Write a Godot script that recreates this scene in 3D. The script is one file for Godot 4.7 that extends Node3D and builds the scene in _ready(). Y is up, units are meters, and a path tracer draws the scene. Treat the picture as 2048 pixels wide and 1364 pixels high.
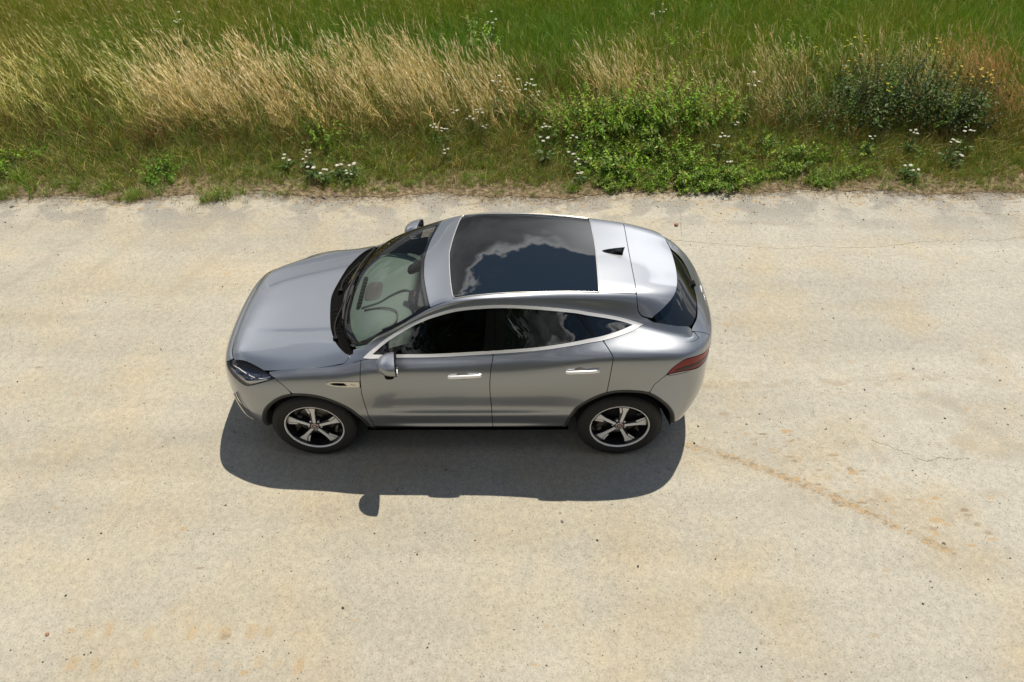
extends Node3D
# A grey metallic car parked on a dusty concrete road beside a grass verge, seen from above.
# Axes: the car points to -x, its left side faces +z (towards the camera), y is up, metres.

var M := {}
var car: Node3D
var rng := RandomNumberGenerator.new()


# ---------------------------------------------------------------- helpers: naming
func tag(o: Node, label := "", category := "", group := "", kind := "") -> Node:
	if label: o.set_meta("label", label)
	if category: o.set_meta("category", category)
	if group: o.set_meta("group", group)
	if kind: o.set_meta("kind", kind)
	return o


var taken := {}
func numbered(called: String) -> String:
	var n: int = taken.get(called, 0)
	taken[called] = n + 1
	return called if n == 0 else "%s_%03d" % [called, n]


func thing(called: String, at: Vector3) -> Node3D:
	var o := Node3D.new()
	o.name = numbered(called)
	add_child(o)
	o.position = at
	return o


func put(mesh: Mesh, called: String, m: Material, parent: Node = self) -> MeshInstance3D:
	var o := MeshInstance3D.new()
	o.mesh = mesh
	o.material_override = m
	o.name = numbered(called) if parent == self else called
	parent.add_child(o, true)
	return o


# ---------------------------------------------------------------- helpers: triangles
class Acc:
	var v := PackedVector3Array()
	var n := PackedVector3Array()
	var c := PackedColorArray()
	var t := PackedVector2Array()
	func tri(a: Vector3, b: Vector3, d: Vector3, na: Vector3, nb: Vector3, nd: Vector3) -> void:
		v.push_back(a); n.push_back(na)
		if (d - a).cross(b - a).dot(na + nb + nd) >= 0.0:
			v.push_back(b); v.push_back(d); n.push_back(nb); n.push_back(nd)
		else:
			v.push_back(d); v.push_back(b); n.push_back(nd); n.push_back(nb)
	func flat(a: Vector3, b: Vector3, d: Vector3, out: Vector3) -> void:
		var k := (d - a).cross(b - a).normalized()
		if k.dot(out) < 0.0: k = -k
		tri(a, b, d, k, k, k)
	func quad(a: Vector3, b: Vector3, d: Vector3, e: Vector3, out: Vector3) -> void:
		flat(a, b, d, out); flat(a, d, e, out)
	func mirrored() -> Acc:
		var o := Acc.new()
		for i in range(0, v.size(), 3):
			for k in [0, 2, 1]:
				var p := v[i + k]; var q := n[i + k]
				o.v.push_back(Vector3(p.x, p.y, -p.z)); o.n.push_back(Vector3(q.x, q.y, -q.z))
		return o
	func add(o: Acc) -> Acc:
		v.append_array(o.v); n.append_array(o.n); c.append_array(o.c)
		return self
	func mesh() -> ArrayMesh:
		var a := []
		a.resize(Mesh.ARRAY_MAX)
		a[Mesh.ARRAY_VERTEX] = v
		a[Mesh.ARRAY_NORMAL] = n
		if c.size() == v.size() and c.size() > 0: a[Mesh.ARRAY_COLOR] = c
		if t.size() == v.size() and t.size() > 0: a[Mesh.ARRAY_TEX_UV] = t
		var m := ArrayMesh.new()
		if v.size() > 0: m.add_surface_from_arrays(Mesh.PRIMITIVE_TRIANGLES, a)
		return m


# a smooth surface through a grid of points (uniform cubic B-spline, corrected to pass through them)
class Net:
	var nr: int
	var nc: int
	var w: int
	var q: PackedVector3Array
	var pos: Vector3
	var nor: Vector3
	var f: Array
	func _init(rows: Array, flags: Array) -> void:
		f = flags
		nr = rows.size()
		nc = rows[0].size()
		w = nc + 2
		var p := PackedVector3Array()
		for r in rows: p.append_array(PackedVector3Array(r))
		p = inner(sharpen(pad(p), 1))
		p = inner(sharpen(pad(p), w))
		q = pad(p)
	func pad(p: PackedVector3Array) -> PackedVector3Array:
		var o := PackedVector3Array()
		o.resize((nr + 2) * w)
		var m := Vector3(1, 1, -1)
		for j in nr:
			for i in nc: o[(j + 1) * w + i + 1] = p[j * nc + i]
			o[(j + 1) * w] = p[j * nc + 1] * m if f[0] else 2 * p[j * nc] - p[j * nc + 1]
			o[(j + 1) * w + nc + 1] = p[j * nc + nc - 2] * m if f[1] else 2 * p[j * nc + nc - 1] - p[j * nc + nc - 2]
		for i in w:
			o[i] = 2 * o[w + i] - o[2 * w + i]
			o[(nr + 1) * w + i] = o[(nr - 1) * w + i] * m if f[2] else 2 * o[nr * w + i] - o[(nr - 1) * w + i]
		return o
	func sharpen(p: PackedVector3Array, s: int) -> PackedVector3Array:
		var o := p.duplicate()
		for j in range(1, nr + 1):
			for i in range(1, nc + 1):
				var k := j * w + i
				o[k] = p[k] - (p[k - s] - 2 * p[k] + p[k + s]) / 6.0
		return o
	func inner(p: PackedVector3Array) -> PackedVector3Array:
		var o := PackedVector3Array()
		for j in nr:
			for i in nc: o.push_back(p[(j + 1) * w + i + 1])
		return o
	func ev(u: float, v: float) -> Vector3:
		u = clampf(u, 0.0, nc - 1.0)
		v = clampf(v, 0.0, nr - 1.0)
		var i := mini(int(u), nc - 2)
		var j := mini(int(v), nr - 2)
		var a := u - i
		var b := v - j
		var a1 := 1.0 - a
		var b1 := 1.0 - b
		var u0 := a1 * a1 * a1 / 6.0; var u1 := (3 * a * a * a - 6 * a * a + 4) / 6.0; var u2 := (-3 * a * a * a + 3 * a * a + 3 * a + 1) / 6.0; var u3 := a * a * a / 6.0
		var d0 := -a1 * a1 / 2.0; var d1 := (3 * a * a - 4 * a) / 2.0; var d2 := (-3 * a * a + 2 * a + 1) / 2.0; var d3 := a * a / 2.0
		var bv := [b1 * b1 * b1 / 6.0, (3 * b * b * b - 6 * b * b + 4) / 6.0, (-3 * b * b * b + 3 * b * b + 3 * b + 1) / 6.0, b * b * b / 6.0]
		var bd := [-b1 * b1 / 2.0, (3 * b * b - 4 * b) / 2.0, (-3 * b * b + 2 * b + 1) / 2.0, b * b / 2.0]
		var p := Vector3.ZERO
		var pu := Vector3.ZERO
		var pv := Vector3.ZERO
		for k in 4:
			var r := (j + k) * w + i
			var s: Vector3 = q[r] * u0 + q[r + 1] * u1 + q[r + 2] * u2 + q[r + 3] * u3
			p += s * bv[k]
			pv += s * bd[k]
			pu += (q[r] * d0 + q[r + 1] * d1 + q[r + 2] * d2 + q[r + 3] * d3) * bv[k]
		pos = p
		nor = pu.cross(pv).normalized()
		return p


class Op:   # one trimming outline, in side view (0: x,y), plan (1: x,z) or end view (2: z,y)
	var axes: int
	var poly: PackedVector2Array
	var box: Rect2
	var s: float
	var gap: float
	func _init(ax: int, p: PackedVector2Array, sign_ := 1.0, gap_ := 0.003) -> void:
		axes = ax; poly = p; s = sign_; gap = gap_
		box = Rect2(p[0], Vector2.ZERO)
		for k in p: box = box.expand(k)
		box = box.grow(0.07)
	func at(q: Vector3) -> float:
		var p := Vector2(q.x, q.y) if axes == 0 else (Vector2(q.x, q.z) if axes == 1 else Vector2(q.z, q.y))
		if not box.has_point(p): return -0.05 * s - gap
		var best := 1e9
		var inside := false
		var b := poly[poly.size() - 1]
		for a in poly:
			var e := b - a
			var k := p - a
			var t := clampf(k.dot(e) / maxf(e.length_squared(), 1e-12), 0.0, 1.0)
			best = minf(best, (k - e * t).length_squared())
			if (a.y > p.y) != (b.y > p.y) and p.x < (b.x - a.x) * (p.y - a.y) / (b.y - a.y) + a.x: inside = not inside
			b = a
		return s * (sqrt(best) if inside else -sqrt(best)) - gap


# one trimmed sheet of a net, with its edges turned in
func sheet(acc: Acc, net: Net, ur: Vector2, vr: Vector2, nu: int, nv: int, ops: Array, off := 0.0, turn_in := 0.012) -> Acc:
	var P := PackedVector3Array(); var N := PackedVector3Array(); var F := PackedFloat32Array()
	for j in nv + 1:
		for i in nu + 1:
			net.ev(lerpf(ur.x, ur.y, float(i) / nu), lerpf(vr.x, vr.y, float(j) / nv))
			var f := 0.05
			for o in ops: f = minf(f, o.at(net.pos))
			P.push_back(net.pos + net.nor * off); N.push_back(net.nor); F.push_back(f)
	for j in nv:
		for i in nu:
			var k := j * (nu + 1) + i
			for tr in [[k, k + 1, k + nu + 2], [k, k + nu + 2, k + nu + 1]]:
				var c := int(F[tr[0]] > 0) + int(F[tr[1]] > 0) + int(F[tr[2]] > 0)
				if c == 0: continue
				if c == 3:
					acc.tri(P[tr[0]], P[tr[1]], P[tr[2]], N[tr[0]], N[tr[1]], N[tr[2]])
					continue
				var op := []; var on := []; var cut := []
				for m in 3:
					var a: int = tr[m]
					var b: int = tr[(m + 1) % 3]
					if F[a] > 0: op.append(P[a]); on.append(N[a])
					if (F[a] > 0) != (F[b] > 0):
						var t := F[a] / (F[a] - F[b])
						var x := P[a].lerp(P[b], t)
						var y := N[a].lerp(N[b], t).normalized()
						op.append(x); on.append(y); cut.append([x, y])
				acc.tri(op[0], op[1], op[2], on[0], on[1], on[2])
				if op.size() == 4: acc.tri(op[0], op[2], op[3], on[0], on[2], on[3])
				if turn_in > 0.0 and cut.size() == 2:
					var mid: Vector3 = (op[0] + op[1] + op[2]) / 3.0
					var x0: Vector3 = cut[0][0]; var x1: Vector3 = cut[1][0]
					acc.quad(x0, x1, x1 - cut[1][1] * turn_in, x0 - cut[0][1] * turn_in, (x0 + x1) / 2.0 - mid)
	return acc


func xy(a: Array) -> PackedVector2Array:
	var o := PackedVector2Array()
	for i in range(0, a.size(), 2): o.push_back(Vector2(a[i], a[i + 1]))
	return o


# smooth line through points given as x, y, x, y ...
func crv(a: Array, sub := 5) -> PackedVector2Array:
	var p := xy(a)
	var o := PackedVector2Array()
	var n := p.size()
	for i in n - 1:
		var p0 := p[i - 1] if i > 0 else 2 * p[0] - p[1]
		var p3 := p[i + 2] if i < n - 2 else 2 * p[n - 1] - p[n - 2]
		for k in sub:
			o.push_back(p[i].cubic_interpolate(p[i + 1], p0, p3, float(k) / sub))
	o.push_back(p[n - 1])
	return o


func chain(parts: Array) -> PackedVector2Array:
	var o := PackedVector2Array()
	for p in parts: o.append_array(p)
	return o


func rev(p: PackedVector2Array) -> PackedVector2Array:
	var o := p.duplicate()
	o.reverse()
	return o


func inset(p: PackedVector2Array, d: float) -> PackedVector2Array:
	var best := PackedVector2Array()
	for r in Geometry2D.offset_polygon(p, -d, Geometry2D.JOIN_ROUND):
		if r.size() > best.size(): best = r
	return best


func spline3(p: Array, sub := 6) -> PackedVector3Array:
	var o := PackedVector3Array()
	var n := p.size()
	for i in n - 1:
		var p0: Vector3 = p[i - 1] if i > 0 else 2 * p[0] - p[1]
		var p3: Vector3 = p[i + 2] if i < n - 2 else 2 * p[n - 1] - p[n - 2]
		for k in sub: o.push_back(p[i].cubic_interpolate(p[i + 1], p0, p3, float(k) / sub))
	o.push_back(p[n - 1])
	return o


# a tube along points; radius may change from r0 to r1; wide flattens it along "up"
func tube(acc: Acc, pts: PackedVector3Array, r0: float, r1 := -1.0, sides := 8, up := Vector3.UP, wide := 1.0) -> Acc:
	if r1 < 0.0: r1 = r0
	var rings := []
	for i in pts.size():
		var d := (pts[mini(i + 1, pts.size() - 1)] - pts[maxi(i - 1, 0)]).normalized()
		var a := d.cross(up)
		if a.length() < 0.05: a = d.cross(Vector3(1, 0.2, 0.3))
		a = a.normalized()
		var b := a.cross(d).normalized()
		var r := lerpf(r0, r1, float(i) / maxi(1, pts.size() - 1))
		var ring := []
		for k in sides:
			var t := TAU * k / sides
			var n := a * cos(t) + b * sin(t)
			ring.append([pts[i] + a * cos(t) * r * wide + b * sin(t) * r, n])
		rings.append(ring)
	for i in pts.size() - 1:
		for k in sides:
			var a = rings[i][k]; var b = rings[i][(k + 1) % sides]; var c = rings[i + 1][(k + 1) % sides]; var d = rings[i + 1][k]
			acc.tri(a[0], b[0], c[0], a[1], b[1], c[1])
			acc.tri(a[0], c[0], d[0], a[1], c[1], d[1])
	for e in [0, pts.size() - 1]:
		var out: Vector3 = (pts[e] - pts[1 if e == 0 else e - 1]).normalized()
		for k in sides: acc.flat(pts[e], rings[e][k][0], rings[e][(k + 1) % sides][0], out)
	return acc


# profile of (radius, height) turned round an axis: dir is the axis, at its origin; round normals
func lathe(acc: Acc, prof: PackedVector2Array, at: Vector3, dir: Vector3, sides := 40, hard := false) -> Acc:
	var a := dir.cross(Vector3.RIGHT if absf(dir.x) < 0.9 else Vector3.UP).normalized()
	var b := dir.cross(a).normalized()
	for i in prof.size() - 1:
		var e := prof[i + 1] - prof[i]
		var n0 := Vector2(e.y, -e.x).normalized()
		var nA := n0; var nB := n0
		if not hard:
			if i > 0: nA = (n0 + Vector2(prof[i].y - prof[i - 1].y, -(prof[i].x - prof[i - 1].x)).normalized()).normalized()
			if i < prof.size() - 2: nB = (n0 + Vector2(prof[i + 2].y - prof[i + 1].y, -(prof[i + 2].x - prof[i + 1].x)).normalized()).normalized()
		for k in sides:
			var r0 := a * cos(TAU * k / sides) + b * sin(TAU * k / sides)
			var r1 := a * cos(TAU * (k + 1) / sides) + b * sin(TAU * (k + 1) / sides)
			var p := [at + r0 * prof[i].x + dir * prof[i].y, at + r1 * prof[i].x + dir * prof[i].y, at + r1 * prof[i + 1].x + dir * prof[i + 1].y, at + r0 * prof[i + 1].x + dir * prof[i + 1].y]
			var m := [r0 * nA.x + dir * nA.y, r1 * nA.x + dir * nA.y, r1 * nB.x + dir * nB.y, r0 * nB.x + dir * nB.y]
			acc.tri(p[0], p[1], p[2], m[0], m[1], m[2])
			acc.tri(p[0], p[2], p[3], m[0], m[2], m[3])
	return acc


# outline in a plane pushed out to a slab, with small chamfers
func slab(acc: Acc, poly: PackedVector2Array, tf: Transform3D, depth: float, bevel := 0.0) -> Acc:
	if Geometry2D.is_polygon_clockwise(poly): poly = rev(poly)
	var top := inset(poly, bevel) if bevel > 0.0 else poly
	if top.size() != poly.size():
		top = poly
		bevel = 0.0
	var idx := Geometry2D.triangulate_polygon(top)
	var out := tf.basis.z
	for i in range(0, idx.size(), 3):
		acc.flat(tf * Vector3(top[idx[i]].x, top[idx[i]].y, depth), tf * Vector3(top[idx[i + 1]].x, top[idx[i + 1]].y, depth), tf * Vector3(top[idx[i + 2]].x, top[idx[i + 2]].y, depth), out)
	var n := poly.size()
	for i in n:
		var a := poly[i]; var b := poly[(i + 1) % n]
		var e := (b - a).normalized()
		var side := tf.basis * Vector3(e.y, -e.x, 0)
		acc.quad(tf * Vector3(a.x, a.y, 0), tf * Vector3(b.x, b.y, 0), tf * Vector3(b.x, b.y, depth - bevel), tf * Vector3(a.x, a.y, depth - bevel), side)
		if bevel > 0.0:
			var c := top[i]; var d := top[(i + 1) % n]
			acc.quad(tf * Vector3(a.x, a.y, depth - bevel), tf * Vector3(b.x, b.y, depth - bevel), tf * Vector3(d.x, d.y, depth), tf * Vector3(c.x, c.y, depth), side + out)
	return acc


# a box with rounded edges (superellipsoid), centred on tf
func pad_box(acc: Acc, tf: Transform3D, half: Vector3, e := 0.35, nu := 20, nv := 12) -> Acc:
	var P := []; var N := []
	var pw := func(x: float, k: float) -> float: return signf(x) * pow(absf(x), k)
	for j in nv + 1:
		var v := -PI / 2 + PI * j / nv
		for i in nu + 1:
			var u := TAU * i / nu
			P.append(tf * Vector3(half.x * pw.call(cos(v), e) * pw.call(cos(u), e), half.y * pw.call(sin(v), e), half.z * pw.call(cos(v), e) * pw.call(sin(u), e)))
			var m := Vector3(pw.call(cos(v), 2 - e) * pw.call(cos(u), 2 - e) / half.x, pw.call(sin(v), 2 - e) / half.y, pw.call(cos(v), 2 - e) * pw.call(sin(u), 2 - e) / half.z)
			N.append((tf.basis * m).normalized() if m.length() > 1e-6 else tf.basis.y * signf(v))
	for j in nv:
		for i in nu:
			var k := j * (nu + 1) + i
			acc.tri(P[k], P[k + 1], P[k + nu + 2], N[k], N[k + 1], N[k + nu + 2])
			acc.tri(P[k], P[k + nu + 2], P[k + nu + 1], N[k], N[k + nu + 2], N[k + nu + 1])
	return acc


func both(a: Acc) -> Acc:
	return Acc.new().add(a).add(a.mirrored())


func _ready() -> void:
	rng.seed = 20240711
	camera_and_light()
	materials()
	setting()
	build_car()
	plants()
	small_things()


# ---------------------------------------------------------------- camera, sky, sun, exposure
const SUN_FROM := Vector3(0.243, 1.199, -0.483)

func camera_and_light() -> void:
	var cam := Camera3D.new()
	cam.name = "camera"
	cam.rotation_order = EULER_ORDER_YXZ
	cam.position = Vector3(0.4901, 5.3116, 5.3821)
	cam.rotation = Vector3(-0.72224, 0.0180, -0.01525)
	cam.fov = 48.631
	cam.near = 0.05
	cam.far = 1500.0
	add_child(cam)
	cam.make_current()

	var sun := DirectionalLight3D.new()
	sun.name = "sun"
	sun.light_color = Color(1.0, 0.955, 0.87)
	sun.light_energy = 1.6
	sun.light_angular_distance = 0.5
	sun.shadow_enabled = true
	add_child(sun)
	sun.look_at_from_position(SUN_FROM * 50.0, Vector3.ZERO, Vector3.UP)

	var env := Environment.new()
	env.background_mode = Environment.BG_SKY
	var sky := Sky.new()
	var pm := PanoramaSkyMaterial.new()
	pm.panorama = sky_picture()
	pm.energy_multiplier = 1.0
	sky.sky_material = pm
	env.sky = sky
	env.background_energy_multiplier = 0.25
	env.tonemap_mode = Environment.TONE_MAPPER_LINEAR
	env.tonemap_exposure = 1.28
	env.sdfgi_enabled = true
	env.ssao_enabled = true
	env.ssil_enabled = true
	var we := WorldEnvironment.new()
	we.name = "world_environment"
	we.environment = env
	add_child(we)


# a summer sky: deep blue overhead, paler low down, broken fair-weather cloud
func sky_picture() -> ImageTexture:
	var W := 2400
	var H := 1200
	var img := Image.create(W, H, false, Image.FORMAT_RGBF)
	var big := FastNoiseLite.new()
	big.seed = 41; big.frequency = 0.62; big.fractal_octaves = 7; big.fractal_gain = 0.56
	var wide := FastNoiseLite.new()
	wide.seed = 9; wide.frequency = 0.33; wide.fractal_octaves = 2
	var wisp := FastNoiseLite.new()
	wisp.seed = 77; wisp.frequency = 1.6; wisp.fractal_octaves = 5; wisp.fractal_gain = 0.6
	var top := Color(0.13, 0.27, 0.53)
	var low := Color(1.12, 1.34, 1.58)
	var sun := SUN_FROM.normalized()
	for y in H:
		var el := PI / 2 - PI * (y + 0.5) / H
		if el < -0.02:
			img.fill_rect(Rect2i(0, y, W, H - y), Color(0.30, 0.29, 0.25))
			break
		var se := sin(maxf(el, 0.0))
		var ce := cos(el)
		var fade := pow(1.0 - se, 3.2)
		for x in W:
			var az := TAU * (x + 0.5) / W
			var d := Vector2(sin(az), -cos(az)) * ce / (se + 0.16)
			# air scatters more light round the sun
			var off := rad_to_deg(acos(clampf(Vector3(sin(az) * ce, se, -cos(az) * ce).dot(sun), -1.0, 1.0)))
			var base := top.lerp(low, fade) * (0.42 + 2.2 * exp(-pow(off / 48.0, 2.0)))
			var n := big.get_noise_2d(d.x * 1.1 + 4.0, d.y * 1.1) + 0.55 * wide.get_noise_2d(d.x, d.y + 7.0)
			# the cloud bank that the car's glass roof mirrors lies low to the north, with open sky above it
			var bank := exp(-pow((d.x + 0.42) / 0.85, 2.0) - pow((d.y + 1.72) / 0.62, 2.0))
			var white := exp(-pow((d.x - 0.68) / 0.42, 2.0) - pow((d.y + 1.30) / 0.42, 2.0))
			var left := exp(-pow((d.x + 1.12) / 0.5, 2.0) - pow((d.y + 0.98) / 0.5, 2.0))
			var far := smoothstep(0.42, 0.10, se)   # towards the horizon the clouds stand one behind the other
			n += 0.75 * bank + 0.8 * white + 0.7 * left + 0.20 * far - 0.34 * exp(-pow((d.x - 0.32) / 0.75, 2.0) - pow((d.y + 0.92) / 0.46, 2.0)) - 0.22 * wisp.get_noise_2d(d.x * 1.1 + 3.0, d.y * 1.1)
			var c := smoothstep(0.185, 0.245, n)
			var col := base
			if c > 0.0:
				var thick := smoothstep(0.22, 0.42, n)
				var g := lerpf(3.0 + 3.6 * exp(-pow(off / 45.0, 2.0)), 0.55 + 1.4 * far + 12.5 * white + 6.2 * left, thick) + 0.7 * wisp.get_noise_2d(d.x * 1.4, d.y * 1.4)
				col = base.lerp(Color(g, g * 1.0, g * 1.01), c)
			elif n > -0.1:
				col = base.lerp(Color(0.75, 0.8, 0.86), 0.35 * smoothstep(0.0, 0.5, wisp.get_noise_2d(d.x * 2.0, d.y * 3.0)))
			img.set_pixel(x, y, col)
	return ImageTexture.create_from_image(img)


# ---------------------------------------------------------------- materials
func mat(c: Color, rough := 0.6, metal := 0.0) -> StandardMaterial3D:
	var m := StandardMaterial3D.new()
	m.albedo_color = c
	m.roughness = rough
	m.metallic = metal
	return m


func lin(r: float, g: float, b: float) -> Color:
	return Color(r, g, b).linear_to_srgb()


func noise_texture(freq: float, size: int, seed_: int, octaves := 4, as_normal := false, bump := 6.0) -> ImageTexture:
	var n := FastNoiseLite.new()
	n.seed = seed_; n.frequency = freq; n.fractal_octaves = octaves
	var img := n.get_seamless_image(size, size)
	if as_normal: img.bump_map_to_normal_map(bump)
	return ImageTexture.create_from_image(img)


func leaf_mat(rough := 0.5, back := 0.7) -> StandardMaterial3D:
	var m := mat(Color.WHITE, rough)
	m.vertex_color_use_as_albedo = true
	m.metallic_specular = 0.35
	m.backlight_enabled = true
	m.backlight = Color(back, back, back * 0.5)
	m.cull_mode = BaseMaterial3D.CULL_DISABLED
	return m


func materials() -> void:
	var p := mat(lin(0.295, 0.318, 0.362), 0.38, 0.92)
	p.clearcoat_enabled = true; p.clearcoat = 1.0; p.clearcoat_roughness = 0.02
	M.paint = p
	M.black_gloss = mat(lin(0.006, 0.006, 0.007), 0.06)
	M.black_plastic = mat(lin(0.007, 0.007, 0.007), 0.55)
	M.dark_trim = mat(lin(0.035, 0.036, 0.036), 0.42)
	M.shell = mat(lin(0.004, 0.004, 0.004), 0.8)
	M.shell.metallic_specular = 0.15
	M.black_plastic.metallic_specular = 0.25
	M.privacy = mat(lin(0.004, 0.005, 0.006), 0.015)
	M.privacy.metallic_specular = 0.72
	M.roof_glass = mat(lin(0.006, 0.008, 0.010), 0.012)
	M.roof_glass.metallic_specular = 0.70
	var g := mat(Color(0.02, 0.035, 0.03, 0.28), 0.0)
	g.transparency = BaseMaterial3D.TRANSPARENCY_ALPHA
	g.metallic_specular = 0.32
	M.glass = g
	var s := mat(Color(0.01, 0.015, 0.015, 0.62), 0.0)
	s.transparency = BaseMaterial3D.TRANSPARENCY_ALPHA
	M.side_glass = s
	var l := mat(Color(0.5, 0.5, 0.5, 0.04), 0.0)
	l.transparency = BaseMaterial3D.TRANSPARENCY_ALPHA
	M.lens = l
	M.chrome = mat(lin(0.92, 0.92, 0.92), 0.26, 0.55)
	M.satin = mat(lin(0.62, 0.61, 0.58), 0.30, 0.9)
	M.mirror = mat(lin(0.8, 0.8, 0.8), 0.02, 1.0)
	M.tyre = mat(lin(0.014, 0.014, 0.014), 0.72)
	M.rim_dark = mat(lin(0.012, 0.012, 0.014), 0.16)
	M.rim_bright = mat(lin(0.93, 0.92, 0.90), 0.35, 0.0)
	M.disc = mat(lin(0.16, 0.155, 0.15), 0.45, 0.9)
	M.caliper = mat(lin(0.09, 0.085, 0.07), 0.5, 0.5)
	M.cap_red = mat(lin(0.22, 0.075, 0.06), 0.3, 0.4)
	M.tail_red = mat(lin(0.24, 0.004, 0.005), 0.12)
	M.tail_dark = mat(lin(0.03, 0.004, 0.005), 0.1)
	M.bucket = mat(lin(0.03, 0.06, 0.13), 0.13, 0.85)
	var dash := mat(lin(0.095, 0.15, 0.128), 0.62)
	dash.normal_enabled = true
	dash.normal_texture = noise_texture(0.09, 256, 5, 3, true, 3.0)
	dash.normal_scale = 0.25
	dash.uv1_triplanar = true
	dash.uv1_scale = Vector3(9, 9, 9)
	M.dash = dash
	M.dash_dark = mat(lin(0.06, 0.064, 0.062), 0.6)
	M.leather = mat(lin(0.014, 0.014, 0.015), 0.45)
	M.screen = mat(lin(0.006, 0.008, 0.012), 0.05)
	M.carpet = mat(lin(0.01, 0.01, 0.01), 0.95)
	M.leaf = leaf_mat()
	M.straw = leaf_mat(0.6, 0.45)
	M.petal = mat(lin(0.66, 0.66, 0.60), 0.8)
	M.petal.backlight_enabled = true
	M.petal.backlight = Color(0.4, 0.4, 0.4)
	M.yellow = mat(lin(0.60, 0.46, 0.03), 0.7)
	M.stem = mat(lin(0.07, 0.10, 0.03), 0.7)
	M.brown_stem = mat(lin(0.10, 0.07, 0.04), 0.8)
	M.bark = mat(lin(0.09, 0.07, 0.05), 0.9)
	var st := mat(Color.WHITE, 0.85)
	st.vertex_color_use_as_albedo = true
	M.grit = st
	M.red_stone = mat(lin(0.30, 0.16, 0.10), 0.85)
	M.grey_stone = mat(lin(0.20, 0.19, 0.17), 0.85)
	M.road = road_material()
	M.soil = soil_material()
	M.field = field_material()


# texture of the road: 16.4 m by 8.2 m, its corner at RX, RZ
const RX := -8.0
const RZ := -4.6
const RW := 16.4
const RH := 8.2

func grey_noise(freq: float, seed_: int, octaves: int, w: int, h: int, kind := 0) -> PackedByteArray:
	var n := FastNoiseLite.new()
	n.seed = seed_; n.frequency = freq; n.fractal_octaves = octaves
	if kind == 1:
		n.noise_type = FastNoiseLite.TYPE_CELLULAR
		n.cellular_return_type = FastNoiseLite.RETURN_DISTANCE2_SUB
	var img := n.get_image(w, h, false, false, true)
	img.convert(Image.FORMAT_L8)
	return img.get_data()


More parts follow.
